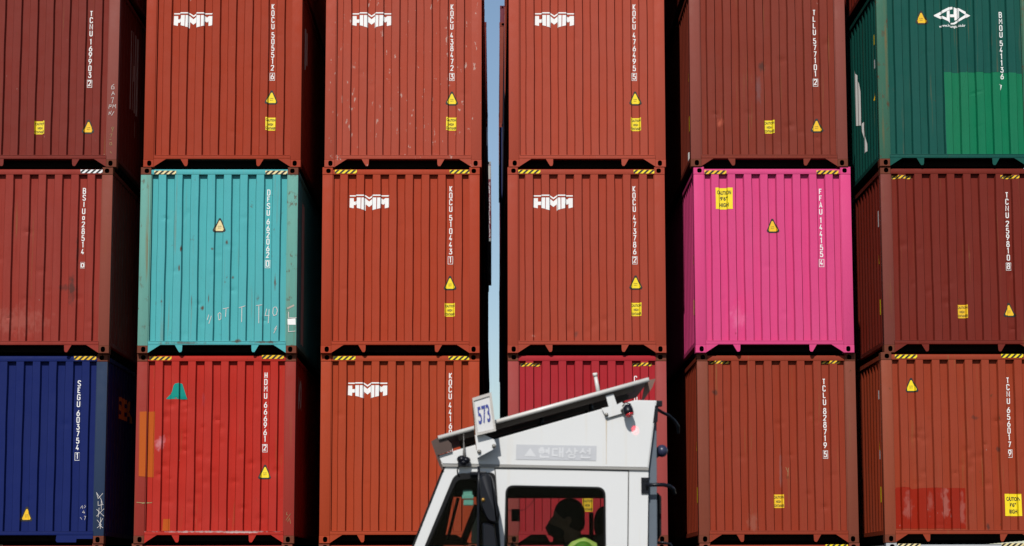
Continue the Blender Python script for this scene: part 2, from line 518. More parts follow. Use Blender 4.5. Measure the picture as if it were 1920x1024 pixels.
def container(loc, label, mat, castmat=None, postmat=None, dents=None, seed=0, group='shipping containers in the front stacks',
              lugs=True, wallmat=None, name='shipping_container'):
    r = new_empty(name, loc, label, 'shipping container', group)
    castmat = castmat or mat; postmat = postmat or mat; wallmat = wallmat or mat
    me = PLAINWALL if dents is None else wall_mesh(dents, seed)
    RELIEF[r.name] = relief(dents or [], seed if dents is not None else 99)
    link('end_wall', me, wallmat, r)
    link('side_wall', SH['sideL'], mat, r); link('side_wall', SH['sideR'], mat, r)
    link('roof', SH['roof'], mat, r); link('underframe', SH['under'], VOIDM, r)
    link('door', SH['doors'], mat, r); link('rear_frame', SH['rear'], mat, r)
    link('top_rail', SH['top'], mat, r); br = link('bottom_rail', SH['bottom'], mat, r)
    link('side_rail', SH['srL'], mat, r); link('side_rail', SH['srR'], mat, r)
    for k in ('pL', 'pR', 'pLr', 'pRr'): link('corner_post', SH[k], postmat, r)
    for k in CAST: link('corner_casting', CAST[k], [castmat, VOIDM], r)
    if lugs is True:
        for k in ('gL', 'gR'): link('gusset', SH[k], mat, br)
        for k in ('lL', 'lR'): link('lug', SH[k], mat, br)
    return r

def decal(parent, name, pieces, mats, surf='end', label=None):
    """pieces: list of ((verts2d, faces), offset, material index) laid on the corrugated wall"""
    bm = bmesh.new()
    for (vf, off, mi) in pieces:
        vs, fs = vf
        tag = [bm.verts.new((x, -off, z)) for x, z in vs]
        for f in fs:
            try: q = bm.faces.new([tag[i] for i in f]); q.material_index = mi
            except ValueError: pass
    bmesh.ops.triangulate(bm, faces=[f for f in bm.faces if len(f.verts) > 4], ngon_method='EAR_CLIP')
    if surf in ('end', 'sideL', 'sideR'):
        xs = [v.co.x for v in bm.verts]; a, b = min(xs), max(xs)
        br = [e[0] for e in EB]+[PI_-.0015, .0015-PI_] if surf == 'end' else [e[0] for e in SB]
        for x in sorted(set(br)):
            if a < x < b:
                bmesh.ops.bisect_plane(bm, geom=bm.verts[:]+bm.edges[:]+bm.faces[:], plane_co=(x, 0, 0), plane_no=(1, 0, 0), dist=1e-6)
        zs = [v.co.z for v in bm.verts]; zz = math.floor(min(zs)/.045)*.045+.045
        if surf == 'end' and name in ('paint_patch', 'caution_sticker', 'warning_sticker', 'company_logo', 'hazard_stripe'):
            while zz < max(zs):
                bmesh.ops.bisect_plane(bm, geom=bm.verts[:]+bm.edges[:]+bm.faces[:], plane_co=(0, 0, zz), plane_no=(0, 0, 1), dist=1e-6); zz += .045
    top = parent if parent.name in RELIEF else parent.parent
    rel = RELIEF.get(top.name) if top else None
    for v in bm.verts:
        x, off, z = v.co.x, -v.co.y, v.co.z
        if surf == 'end':
            dx, dy = rel(x, z) if rel else (0, 0)
            v.co = (x+dx, end_depth(x)+dy-off, z)
        elif surf == 'rail': v.co = (x, .007-off, z)
        elif surf == 'sideL': v.co = (-(HW-side_depth(x))-off, x, z)
        elif surf == 'sideR': v.co = ((HW-side_depth(x))+off, x, z)
    bmesh.ops.recalc_face_normals(bm, faces=bm.faces[:])
    out = Vector((0, -1, 0)) if surf in ('end', 'rail') else Vector((-1 if surf == 'sideL' else 1, 0, 0))
    for f in bm.faces:
        if f.normal.dot(out) < 0: f.normal_flip()
    o = link(name, mesh_of(bm, name), mats, parent)
    if label: o['label'] = label
    return o

def rect(x0, x1, z0, z1): return [(x0, z0), (x1, z0), (x1, z1), (x0, z1)], [(0, 1, 2, 3)]
def ngon(p): return list(p), [tuple(range(len(p)))]

def loc_on(r, px, py):
    p = at(px, py, r.location.y)
    return p.x-r.location.x, p.z-r.location.z

def put_code(r, px, py, s, mat=None, **k):
    x, z = loc_on(r, px, py)
    P = vertical_code(x, z, s, **k)
    n = next((i for i, (vf, o) in enumerate(P) if len(vf[0]) == 8 and abs(vf[0][0][0]-vf[0][1][0]) > .06), len(P))
    decal(r, 'serial_number', [(vf, .003+o, 0) for vf, o in P[:n]], [mat or WHITE])
    if n < len(P): decal(r, 'check_digit', [(vf, .003+o, 0) for vf, o in P[n:]], [mat or WHITE])

def put_triangle(r, px, py, mat=None, s=1.0, skew=0.0):
    """px, py: tip of the warning triangle"""
    mat = mat or YELLOW
    x, z = loc_on(r, px, py); h = .222*s; b = .100*s
    def tri(k, dz):
        H2 = h*k; B = b*k; c = .014*k
        p = [(x-c, z-dz), (x+c, z-dz), (x+B, z-dz-H2+.026*k), (x+B-.014*k, z-dz-H2), (x-B+.014*k, z-dz-H2), (x-B, z-dz-H2+.026*k)]
        return [(a+skew*(z-q), q) for a, q in p]
    P = [(ngon(tri(1, 0)), .0022, 0), (ngon(tri(.73, .036*s)), .0030, 1)]
    o = decal(r, 'warning_sticker', P, [BLACKP, mat])
    for k, (t, wd) in enumerate((('SUPER', .056), ('HEAVY', .056))):
        v, f, a = lettering(t, .012)
        decal(o, 'sticker_print', [(xf((v, f), wd*s, .013*s, x-wd*s/2, z-.132*s-.028*s*k), .0042, 0)], [PALEBLK])
    return o

def put_caution(r, px, py, mat=None, big=False, small_txt=True):
    """px, py: top left corner of the sticker"""
    mat = mat or YELLOW
    x, z = loc_on(r, px, py)
    if big:
        wd, h = .262, .335
        lines = (('CAUTION', .045, .215, .20), ('9\'6"', .135, .115, .11), ('HIGH', .235, .135, .13))
        th = .062
    else:
        wd, h = .155, .205
        lines = (('CAUTION', .022, .142, .0), ('HIGH', .088, .075, .0), ('CONTAINER', .150, .150, .0))
        th = .040
    o = decal(r, 'caution_sticker', [(rect(x, x+wd, z-h, z), .0022, 0)], [mat])
    for t, dz, w_, _ in lines:
        v, f, a = lettering(t, .03)
        decal(o, 'sticker_print', [(xf((v, f), w_, th, x+wd/2-w_/2, z-dz-th), .0040, 0)], [BLACKP])
    return o

def put_stripe(r, px, py, wd=.34, h=.056, mat=None, surf='rail', n=4, base=None, ramp_=.06):
    """black and light slanted bands; px, py: top left"""
    x, z = loc_on(r, px, py); mat = mat or YELLOW
    P = [(rect(x, x+wd, z-h, z), .0025, 0)]; st = (wd-ramp_*0)/n; s = .06
    for k in range(n+1):
        a = x+st*k-.025
        q = [(a, z-h+.001), (a+st*.48, z-h+.001), (a+st*.48+s, z-.001), (a+s, z-.001)]
        q = [(min(max(u, x+.001), x+wd-.001), v) for u, v in q]
        if q[1][0]-q[0][0] < .004 and q[2][0]-q[3][0] < .004: continue
        # clipped parallelogram
        P.append((ngon(clip(a, st*.48, s, x+.001, x+wd-.001, z-h+.001, z-.001)), .0036, 1))
    P = [p for p in P if len(p[0][0]) >= 3]
    return decal(r, 'hazard_stripe', P, [mat, BLACKP], surf)

def clip(a, wdt, s, xa, xb, z0, z1):
    """slanted band clipped to xa..xb"""
    poly = [(a, z0), (a+wdt, z0), (a+wdt+s, z1), (a+s, z1)]
    def cut(pl, X, keep):
        out = []
        for i in range(len(pl)):
            p, q = pl[i], pl[(i+1) % len(pl)]
            ip, iq = keep*(p[0]-X) >= 0, keep*(q[0]-X) >= 0
            if ip: out.append(p)
            if ip != iq:
                t = (X-p[0])/(q[0]-p[0]); out.append((X, p[1]+t*(q[1]-p[1])))
        return out
    poly = cut(poly, xa, 1)
    return cut(poly, xb, -1) if poly else poly

HM = [
 [(295,240),(865,240),(995,325),(1120,240),(1697,240),(1697,285),(1140,285),(995,385),(850,285),(295,285)],
 [(295,345),(440,345),(440,470),(555,470),(555,345),(695,345),(690,750),(557,722),(557,595),(440,595),(437,712),(290,680)],
 [(720,345),(850,345),(990,465),(1130,345),(1250,345),(1248,762),(1110,802),(1110,570),(990,665),(870,570),(862,805),(712,765)],
 [(1280,345),(1415,345),(1490,400),(1560,345),(1695,345),(1695,680),(1545,715),(1545,545),(1485,585),(1420,540),(1412,725),(1275,757)]]
def put_hmm(r, px, py):
    x, z = loc_on(r, px, py); k = 1/19.2/120.5
    P = []
    for lp in HM:
        P.append((filled([[(x+(a-295)*k, z-(b-225)*k) for a, b in lp]]), .003, 0))
    decal(r, 'company_logo', P, [WHITE])

def put_scrawl(r, strokes, mat=None, wd=.008, name='chalk_writing', off=.0035):
    """strokes in photo pixels on the end wall plane"""
    P = []
    for i, s in enumerate(strokes):
        q = [loc_on(r, a, b) for a, b in s]
        P.append((ribbon(q, wd), off+.0003*i, 0))
    decal(r, name, P, [mat or CHALK])

# ------------------------------------------------------------------ the front stacks
P_ = {}
def mk(key, rgb, **k):
    P_[key] = paint('paint_'+key, srgb(*rgb), **k); return P_[key]
K = 1.0
XS = {(1,2):(-8.387,.12),(1,3):(-8.354,.01),(1,4):(-8.302,0),(2,2):(-5.494,.10),(2,3):(-5.485,.01),(2,4):(-5.450,0),
      (3,2):(-2.676,.10),(3,3):(-2.674,.01),(3,4):(-2.645,0),(4,2):(.196,.07),(4,3):(.193,-.01),(4,4):(.213,-.02),
      (5,2):(3.102,.07),(5,3):(3.075,-.04),(5,4):(3.035,-.06),(6,2):(5.904,-.11),(6,3):(5.967,-.07),(6,4):(5.959,-.10),
      (1,1):(-8.40,.14),(2,1):(-5.52,.12),(3,1):(-2.68,.12),(4,1):(.19,.10),(5,1):(3.11,.08),(6,1):(5.92,-.10),
      (1,5):(-8.30,.02),(2,5):(-5.46,.01),(3,5):(-2.66,.0),(4,5):(.20,.0),(5,5):(3.0,-.04),(6,5):(5.93,-.08)}
def L_(c, t):
    x, y = XS[(c, t)]
    return (x+HW, y, (t-1)*H)

hm1 = mk('hmm_a', (182,68,42), seed=1, fade=.35, streak=.35, scr=0.12)
hm2 = mk('hmm_b', (194,84,62), seed=2, fade=.6, scr=0.95, streak=.3)
hm3 = mk('hmm_c', (194,84,62), seed=3, fade=.5, scr=0.2, streak=.25)
hm4 = mk('hmm_d', (191,72,43), seed=4, fade=.35, scr=0.12, streak=.35)
hm5 = mk('hmm_e', (186,76,54), seed=5, fade=.4, scr=0.2, streak=.3, smudges=((-.17,.30,.03,.05,(.12,.04,.03,1),.7),(-.82,.27,.03,.02,(.45,.2,.15,1),.5)))
hm6 = mk('hmm_f', (190,74,41), seed=6, fade=.3, streak=.3)
mar1 = mk('maroon_a', (142,54,44), seed=7, fade=.6, scr=0.3, rust=0.12)
mar2 = mk('maroon_b', (148,62,46), seed=8, fade=.6, scr=0.25, rust=0.14, smudges=((-.1,1.58,.06,.08,(.035,.022,.018,1),.7),(-.15,1.2,.05,.25,(.13,.07,.07,1),.5),(-.75,.7,.05,.06,(.42,.10,.06,1),.6)))
red1 = mk('brick_red', (168,60,48), seed=9, fade=.8, scr=0.2, streak=.9, rust=0.18, smudges=((.62,1.00,.06,.22,(.035,.022,.018,1),.75),(.50,1.02,.10,.05,(.035,.022,.018,1),.5),(.70,1.6,.03,.25,(.035,.022,.018,1),.45),(-.2,.5,.5,.2,(.30,.09,.07,1),.4)))
teal = mk('teal', (92,196,200), seed=10, fade=.3, rust=.30, streak=.3, smudges=((-.58,1.62,.014,.05,(.085,.030,.014,1),.95),(-.60,1.32,.012,.06,(.085,.030,.014,1),.9),(.13,1.72,.022,.04,(.085,.030,.014,1),.9),(-.10,1.62,.02,.02,(.085,.030,.014,1),.7),(.88,1.1,.012,.14,(.085,.030,.014,1),.8),(-.86,.8,.02,.04,(.085,.030,.014,1),.9),(-.95,.78,.01,.03,(.085,.030,.014,1),.9),(-.24,.7,.03,.04,(.085,.030,.014,1),.9),(-.14,.86,.01,.08,(.085,.030,.014,1),.9),(-.40,.8,.012,.1,(.085,.030,.014,1),.6),(.22,1.18,.025,.025,(.085,.030,.014,1),.8),(.3,.19,.06,.03,(.085,.030,.014,1),.8),(.75,.17,.2,.02,(.085,.030,.014,1),.8),(-.5,.16,.3,.02,(.085,.030,.014,1),.7)))
tealp = mk('teal_worn', (118,186,172), seed=11, fade=.7, rust=.72, streak=.7)
pink = mk('pink', (246,80,146), seed=12, fade=.5, scr=.03, streak=.3, smudges=((-.55,.55,.13,.22,(.66,.20,.34,1),.28),(-.60,.3,.02,.03,(.25,.03,.06,1),.8),(-.5,.75,.2,.2,(.55,.04,.15,1),.4)))
brn1 = mk('brown_a', (132,44,32), seed=13, fade=.6, rust=0.22, scr=.05)
brn2 = mk('brown_b', (166,64,40), seed=14, fade=.5, rust=0.28, scr=.08, smudges=((-.95,2.3,.05,.04,(.035,.022,.018,1),.7),(.05,1.1,.02,.3,(.20,.11,.10,1),.4),(-.4,.3,.08,.15,(.24,.10,.07,1),.35)))
brn3 = mk('brown_c', (172,68,40), seed=15, fade=.6, rust=0.32, scr=.1, smudges=((.93,.42,.03,.12,(.035,.022,.018,1),.8),(.80,.50,.05,.05,(.035,.022,.018,1),.7),(.35,.24,.03,.05,(.035,.022,.018,1),.7),(-.2,.55,.08,.05,(.035,.022,.018,1),.5),(.2,1.9,.06,.03,(.035,.022,.018,1),.5),(.55,1.4,.03,.05,(.035,.022,.018,1),.6)))
grn = mk('green', (24,94,84), seed=16, fade=.4, streak=.6, chalk=(.3,.5,.45), rust=0.2)
grnp = mk('green_worn', (70,120,98), seed=17, fade=.7, rust=0.7, chalk=(.3,.5,.45))
blue = mk('blue', (24,40,108), seed=18, fade=.35, streak=.4, chalk=(.3,.35,.5))
bluep = mk('blue_worn', (48,66,96), seed=19, fade=.7, rust=.3, chalk=(.3,.35,.5))
scar = mk('scarlet', (205,50,38), seed=20, fade=.4, scr=0.3, rust=0.16, streak=.4, smudges=((-.85,1.55,.06,.10,(.50,.22,.24,1),.6),(-.2,2.2,.03,.1,(.3,.04,.05,1),.5),(.0,.18,.9,.012,(.45,.36,.34,1),.8),(.4,.17,.3,.015,(.45,.36,.34,1),.8)))
scarp = mk('scarlet_worn', (175,58,48), seed=21, fade=.8, scr=.2, rust=.35)
crim = mk('crimson', (192,44,54), seed=22, fade=.5, scr=.03)
crimp = mk('crimson_worn', (182,78,74), seed=23, fade=.7, scr=.1)
wht = mk('offwhite', (200,202,204), seed=24, fade=.2, rust=.1)
rst = mk('worn_brown', (128,66,46), seed=25, fade=.8, rust=.55)
rst2 = mk('worn_brown_b', (150,76,56), seed=26, fade=.8, rust=.3)

def rdents(seed, n, am=.007):
    q = random.Random(seed)
    out = [(q.uniform(-.95, .95), q.uniform(.25, 2.2), q.uniform(.025, .07), q.uniform(.016, .05), q.uniform(.4, 1.2)*am) for _ in range(n)]
    return out+[(q.uniform(-.95, .95), q.uniform(.3, 2.6), q.uniform(.15, .35), q.uniform(.2, .5), q.uniform(-.6, .8)*am) for _ in range(n//2)]

c14 = container(L_(1,4), 'dark maroon container at top left, chalked numbers down its right post', mar1, dents=rdents(1, 5), seed=1, castmat=rst, postmat=mk('maroon_post_pale', (160,86,76), seed=35, fade=.8, scr=.2, rust=.3))
c24 = container(L_(2,4), 'rust-orange container marked KOCU 505512, directly above the turquoise one', hm1, dents=rdents(2, 3), seed=2)
c34 = container(L_(3,4), 'rust-orange container marked KOCU 438472, scuffed with pale scratches, top row', hm2, dents=rdents(3, 4), seed=3)
c44 = container(L_(4,4), 'rust-orange container marked KOCU 476495, top row, right of the sky gap', hm3, dents=rdents(4, 3), seed=4)
c54 = container(L_(5,4), 'dull maroon container marked TLLU 577101, resting on the pink container', mar2, dents=rdents(5, 12, .014), seed=5, castmat=rst, postmat=mk('maroon_post_worn', (156,80,68), seed=36, fade=.8, scr=.15, rust=.3))
c64 = container(L_(6,4), 'dark green container with white diamond logo and brighter green repainted patch', grn, dents=rdents(6, 5), seed=6, postmat=grnp, castmat=rst)
c13 = container(L_(1,3), 'faded brick red container marked BSIU with black and white stripes, above the blue one', red1, dents=rdents(7, 14, .017), seed=7, castmat=rst, postmat=mk('brick_post', (156,78,62), seed=37, fade=.8, scr=.2, rust=.3))
c23 = container(L_(2,3), 'turquoise container with rusty corner posts and faint chalk writing', teal, dents=rdents(8, 14, .014), seed=8, postmat=tealp, castmat=rst)
c33 = container(L_(3,3), 'rust-orange container marked KOCU 510443, beside the turquoise one', hm4, dents=rdents(9, 3), seed=9)
D43 = [(-.82,.30,.06,.05,.012),(-.70,.27,.05,.04,-.008),(-.27,.34,.05,.07,.016),(-.18,.26,.05,.04,.013),(.02,.33,.05,.05,.01),(.10,.42,.04,.06,.010),(.28,.52,.05,.05,.012),(.33,.36,.06,.05,-.007)]
c43 = container(L_(4,3), 'rust-orange container marked KOCU 473786, dented along its lower edge', hm5, dents=D43, seed=10)
c53 = container(L_(5,3), 'bright pink container with yellow CAUTION 9 6 HIGH sticker', pink, dents=rdents(11, 3), seed=11)
c63 = container(L_(6,3), 'dark brown container marked TCNU 259810, directly under the green one', brn1, dents=rdents(12, 12, .014), seed=12, castmat=rst, postmat=mk('maroon_post', (140,70,60), seed=33, fade=.7, rust=.2))
c12 = container(L_(1,2), 'navy blue container marked SEGU 603754 with scrawled chalk, lower left', blue, dents=rdents(13, 5, .006), seed=13, postmat=bluep, castmat=rst, lugs=False)
c22 = container(L_(2,2), 'dented bright red container with orange paint patches and green triangle, under the turquoise one', scar, dents=rdents(14, 40, .019), seed=14, postmat=scarp, castmat=rst)
c32 = container(L_(3,2), 'rust-orange container marked KOCU 4416, behind the front of the truck cab', hm6, dents=rdents(15, 3), seed=15)
c42 = container(L_(4,2), 'crimson container mostly hidden behind the white truck cab', crim, dents=rdents(16, 4), seed=16, postmat=crimp, castmat=rst)
c52 = container(L_(5,2), 'reddish brown container marked TCLU 828719, under the pink one', brn2, dents=rdents(17, 12, .014), seed=17, postmat=rst2, castmat=rst)
c62 = container(L_(6,2), 'reddish brown container with bright red repainted patch and big yellow sticker, lower right', brn3, dents=rdents(18, 20, .016), seed=18, castmat=rst, postmat=mk('brown_post', (168,82,56), seed=34, fade=.6, rust=.15))
# lowest tier: only upper edges reach the picture; and the tier above the frame
for c, (lb, mt) in {1: ('brick red container under the blue one, only its top edge showing', red1), 2: ('orange-red container under the dented red one, only its top edge showing', scarp),
                    3: ('rust-orange lowest container behind the truck front', hm1), 4: ('dark red lowest container behind the truck cab', crim),
                    5: ('brown lowest container under the one marked TCLU 828719, striped at right', brn3), 6: ('white container at lower right corner with yellow and black stripes', wht)}.items():
    o = container(L_(c, 1), lb, mt, castmat=mt if c == 6 else rst2)
    if c == 5: put_stripe(o, 1548, 1021, mat=YELLOW)
    if c == 6:
        put_stripe(o, 1684, 1019.5, mat=CREAM, h=.05); put_stripe(o, 1878, 1018.5, mat=CREAM, h=.05)
for c, (lb, mt) in {1: ('maroon container of the fifth tier at far left, above the picture', mar1), 2: ('orange container of the fifth tier above KOCU 505512', hm1),
                    3: ('orange container of the fifth tier above KOCU 438472', hm4), 4: ('orange container of the fifth tier above KOCU 476495', hm3),
                    5: ('maroon container of the fifth tier above TLLU 577101', brn1), 6: ('dark red container of the fifth tier above the green one', brn1)}.items():
    container(L_(c, 5), lb, mt)
# blue container: deep plate under the sill
bm = bmesh.new()
q = [loc_on(c12, a, b) for a, b in ((112,1003),(152,1003),(153,1007),(177,1007),(178,1000),(176,1000),(176,995.5),(113,996))]
q = [(.50, .128), (.49, .045), (.51, .022), (.80, .022), (.805, .075), (1.05, .075), (1.055, .1295), (.50, .1295)]
bm2 = bmesh.new(); extrude_poly(bm, q, .003, .02); extrude_poly(bm2, [(-x, z) for x, z in q], .003, .02)
for o in c12.children:
    if o.name.startswith('bottom_rail'): link('sill_plate', mesh_of(bm), blue, o); link('sill_plate', mesh_of(bm2), blue, o)

# markings ---------------------------------------------------------------
put_code(c14, 170, 18, 'TCNU 169903[2'); put_code(c24, 511.5, 5, 'KOCU 505512[6')
put_code(c34, 847.5, 5.5, 'KOCU 438472[3'); put_code(c44, 1189, 5.5, 'KOCU 476495[5')
put_code(c54, 1527.5, 16, 'TLLU 577101[2'); put_code(c64, 1877, 20.5, 'BMOU 541136')
put_code(c13, 156.5, 351, 'BSIUo28514')
put_code(c23, 503, 354, 'DFSU 662062[0'); put_code(c33, 845, 347, 'KOCU 510443[1')
put_code(c43, 1189.5, 347, 'KOCU 473786[2'); put_code(c53, 1539, 352, 'FFAU 144155[4')
put_code(c63, 1889, 358.5, 'TCNU 259810[8')
put_code(c12, 147, 712.5, 'SEGU 603754[1'); put_code(c22, 498, 697, 'HDMU 666961[2')
put_code(c32, 844.5, 698, 'KOCU 441602[5'); put_code(c42, 1192, 704, 'CAAU 521764[3')
put_code(c52, 1546, 709, 'TCLU 828719[5'); put_code(c62, 1891, 706.5, 'TCNU 656017[9')
# loose last digits
for r_, ch, px, py, hh in ((c64, '7', 1877, 158, .10), (c13, '0', 153.5, 493, .055)):
    x, z = loc_on(r_, px, py)
    P = [(v, .003+o, 0) for v, o in glyph(ch, x, z, hh, .036, .0145)]
    if ch == '0': P.append((ribbon([(x-.03, z+.02), (x+.03, z+.02), (x+.03, z-.075), (x-.03, z-.075)], .003, True), .003, 0))
    decal(r_, 'check_digit', P, [WHITE])

for r_, px, py in ((c24, 325.5, 22), (c34, 660.5, 22), (c44, 1003.5, 22), (c33, 655.5, 364), (c43, 1001, 364), (c32, 652, 716)):
    put_hmm(r_, px, py)
for r_, px, py, m_ in ((c14,165,223,AMBER),(c24,508.5,168,YELLOW),(c34,847,170,YELLOW),(c44,1191.5,170,YELLOW),(c54,1532,221,AMBER),(c64,1728,18,AMBER),
                       (c23,411,408,CREAM),(c33,844,516.5,YELLOW),(c43,1192,515.5,YELLOW),(c53,1449,409,AMBER),(c63,1893,567,AMBER),
                       (c12,49,950,AMBER),(c22,496,871,YELLOW),(c62,1710,708,YELLOW)):
    put_triangle(r_, px, py, m_)
for r_, px, py, m_ in ((c14,64.5,226,YELLOW),(c24,498,219,YELLOW),(c34,836.5,219,YELLOW),(c44,1183,220,YELLOW),(c54,1433.5,224.5,YELLOW),
                       (c33,834,568,YELLOW),(c43,1184,567,YELLOW),(c63,1796,571,AMBER),(c52,1451,927,AMBER),(c42,1092.5,934,AMBER)):
    put_caution(r_, px, py, m_)
put_caution(c53, 1342, 351.5, YELLOW, big=True); put_caution(c62, 1883.5, 926, YELLOW, big=True)

for r_, px, py, m_ in ((c13,151,318,WHITE),(c23,289,320,CREAM),(c23,497.5,320,CREAM),(c33,628,318.5,YELLOW),(c33,843,318.5,YELLOW),
                       (c43,972,318.5,YELLOW),(c43,1188,318.5,YELLOW),(c53,1321,319.5,AMBER),(c53,1531,319.5,AMBER),
                       (c12,139,668,AMBER),(c22,280,668.5,AMBER),(c22,491,666,AMBER),(c32,625,668,YELLOW),(c32,841,668,YELLOW),
                       (c62,1678,665,YELLOW),(c62,1877,664,YELLOW)):
    put_stripe(r_, px, py, mat=m_)
for r_, px, py, m_ in ((c63,1673,328.5,AMBER),(c63,1876,328.5,AMBER),(c42,976,680.5,AMBER),(c42,1186,680,AMBER),(c52,1331,675.5,AMBER),(c52,1540,675.5,AMBER)):
    put_stripe(r_, px, py, wd=.30, h=.05, mat=m_, surf='end')

# diamond logo with web address on the green container
def on(r, pts, ox, oy, k): return [loc_on(r, ox+a/k, oy+b/k) for a, b in pts]
P = []
for i, lp in enumerate(([(498,62),(480,62),(290,155),(462,232),(466,205),(355,155),(485,88),(498,88)],
           [(512,66),(560,88),(690,156),(600,205),(520,250),(480,250),(480,236),(512,232),(628,156),(560,112),(560,190),(535,206),(520,206),(520,172),(470,172),(470,240),(458,240),(430,205),(430,120),(468,103),(468,142),(512,142)])):
    P.append((filled([on(c64, lp, 1700, 0, 5.69)]), .003+.0004*i, 0))
decal(c64, 'company_logo', P, [WHITE])
v, f, a = lettering('www.heunga.co.kr', .02)
x0, z0 = loc_on(c64, 1762.5, 51.5)
decal(c64, 'web_address', [(xf((v, f), .40, .055, x0, z0), .003, 0)], [WHITE])
# repainted patches
patch1 = paint('paint_patch_green', srgb(8,132,90), seed=40, fade=.7, streak=.7, chalk=(.3,.5,.4))
patch2 = paint('paint_patch_red', srgb(168,38,14), seed=41, fade=.3, streak=.5, scr=.75, smudges=((-.85,.55,.07,.22,(.42,.24,.20,1),.20),(-.28,.62,.06,.25,(.42,.24,.20,1),.25),(-.02,.5,.05,.22,(.42,.24,.20,1),.2),(-.5,.6,.05,.15,(.42,.24,.20,1),.15)))
patch3 = paint('paint_patch_orange', srgb(212,98,26), seed=42, fade=.4, streak=.6)
patch4 = paint('paint_patch_turquoise', srgb(18,164,150), seed=43, fade=.2, streak=.3)
def put_patch(r, pts, mat, lb=None):
    decal(r, 'paint_patch', [(ngon([loc_on(r, a, b) for a, b in pts]), .0020, 0)], [mat], label=lb)
put_patch(c64, [(1770,135),(1812,135.5),(1812,134),(1850,136),(1880,135),(1922,137),(1935,137),(1935,292.5),(1776,292.5)], patch1, 'brighter green repainted patch')
put_patch(c62, [(1680,917),(1682,914),(1691,913),(1693,916),(1698,913),(1708,914),(1711,917),(1730,915),(1752,914),(1754,916),(1775,915),(1812,915),(1813,991),(1681,991)], patch2, 'bright red repainted patch')
put_patch(c22, [(262,772),(290,771),(288,895),(260,893)], patch3, 'orange paint patch on the left post')
put_patch(c22, [(305,973),(319,973),(318,995),(303,995)], patch3)
put_patch(c22, [(328,719),(336,717.5),(341,719),(350,748),(318,748),(310,747.5),(314,743),(322,735),(325,723)], patch4, 'turquoise triangular paint patch')
# chalk and scribbles
put_scrawl(c14, [[(214,158),(209,162),(209,167),(214,167),(214,163),(210,163)],[(209,179),(212,172),(215,178)],[(210,176),(214,176)],[(208,184),(213,183),(210,194)],
                 [(204,204),(205,197),(209,197),(208,200),(204,200)],[(211,203),(212,196),(214,200),(217,196),(217,203)],[(204,216),(205,210),(207,214),(209,208)],[(209,217),(214,209)]], CHALK, .006)
put_scrawl(c14, [[(206,272),(210,272),(209,267),(206,268),(206,272)],[(205,262),(209,262)],[(206,252),(210,251),(208,258)],[(210,248),(214,238)],[(212,244),(209,240),(212,238)],[(207,284),(209,288)]], CHALKY, .006)
put_scrawl(c23, [[(391,607),(396,592)],[(388,600),(391,590)],[(409,597),(408,588),(411,585),(414,588),(413,597),(410,599),(409,597)],[(418,579),(429,577)],[(424,579),(423,594)],
                 [(448,577),(460,573.5)],[(453.5,576),(453,604)],[(480,573),(491,571.5)],[(485,573),(485,606)],[(499,578),(496,591),(504,591)],[(503.5,579),(502,605)],
                 [(512,578),(511,587),(513,592),(518,590),(520,582),(518,576),(514,576),(512,578)],[(541,585),(541,596),(556,596)],[(541,610),(541,622),(554,621)],[(513,625),(518,615)],[(514,618),(519,611)]], CHALK, .009)
put_patch(c23, [(539,598),(554,597),(554.5,609),(539.5,609)], WHITE, 'white sticker on the right post')
put_patch(c23, [(538,577),(551,571),(552,574),(539,580)], simple('tape_remnant', (.5,.42,.36), .8), 'torn tape remnant')
put_scrawl(c12, [[(181,924),(190,937),(192,945)],[(181,923),(184,935),(193,925)],[(184,940),(184,948),(194,946)],[(190,938),(190,956)],[(181,955),(195,968)],[(181,968),(195,954)],
                 [(186,952),(184,970)],[(182,975),(190,984),(182,990)],[(193,972),(186,984),(193,990)],[(189,970),(188,992)]], CHALK, .006)
put_scrawl(c12, [[(150,953),(154,948)],[(155,949),(154,954)],[(158,947),(160,950),(157,953)],[(157,957),(154,961),(158,962),(157,959)],[(150,970),(153,974)],[(157,968),(160,968),(158,975)]], CHALK, .005)
put_scrawl(c22, [[(538,960),(537,965),(540,966)],[(536,976),(545,963)],[(539,978),(543,972),(545,982)]], CHALKY, .005)
put_scrawl(c22, [[(256,942),(268,943),(278,942)],[(266,944),(284,942)]], CHALKY, .012)
put_scrawl(c52, [[(474,0),(474,0.1)]] if False else [[(1473,876),(1477,885)],[(1478,877),(1477,893)]], CHALKY, .006)

# marks on the lit left sides of the two right-hand stacks
def side_mark(r, y0, y1, z0, z1, mat, tri=False, surf='sideL', nm='side_sticker'):
    if tri: vf = ngon([((y0+y1)/2, z1), (y0, z0), (y1, z0)])
    else: vf = rect(y0, y1, z0, z1)
    decal(r, nm, [(vf, .003, 0)], [mat], surf)
for r_ in (c54, c53, c52, c63, c62):
    side_mark(r_, .30, .46, .62, .86, YELLOW)
    side_mark(r_, .32, .52, 1.42, 1.62, AMBER, True)
side_mark(c64, .30, .46, 2.0, 2.16, YELLOW); side_mark(c64, .30, .44, 1.62, 1.76, WHITE); side_mark(c64, .34, .56, 1.15, 1.36, AMBER, True)
side_mark(c62, .30, .46, 2.2, 2.34, WHITE); side_mark(c62, .32, .42, 1.28, 1.42, WHITE); side_mark(c63, .30, .38, 2.0, 2.25, WHITE); side_mark(c54, .5, .8, .2, .33, WHITE)
decal(c64, 'side_lettering', [(ngon([(1.75,1.0),(1.95,1.75),(2.35,2.05),(2.30,1.1)]), .003, 0), (ngon([(1.30,.50),(1.50,.48),(1.75,1.0),(1.55,1.05)]), .003, 0)], [WHITE], 'sideL')
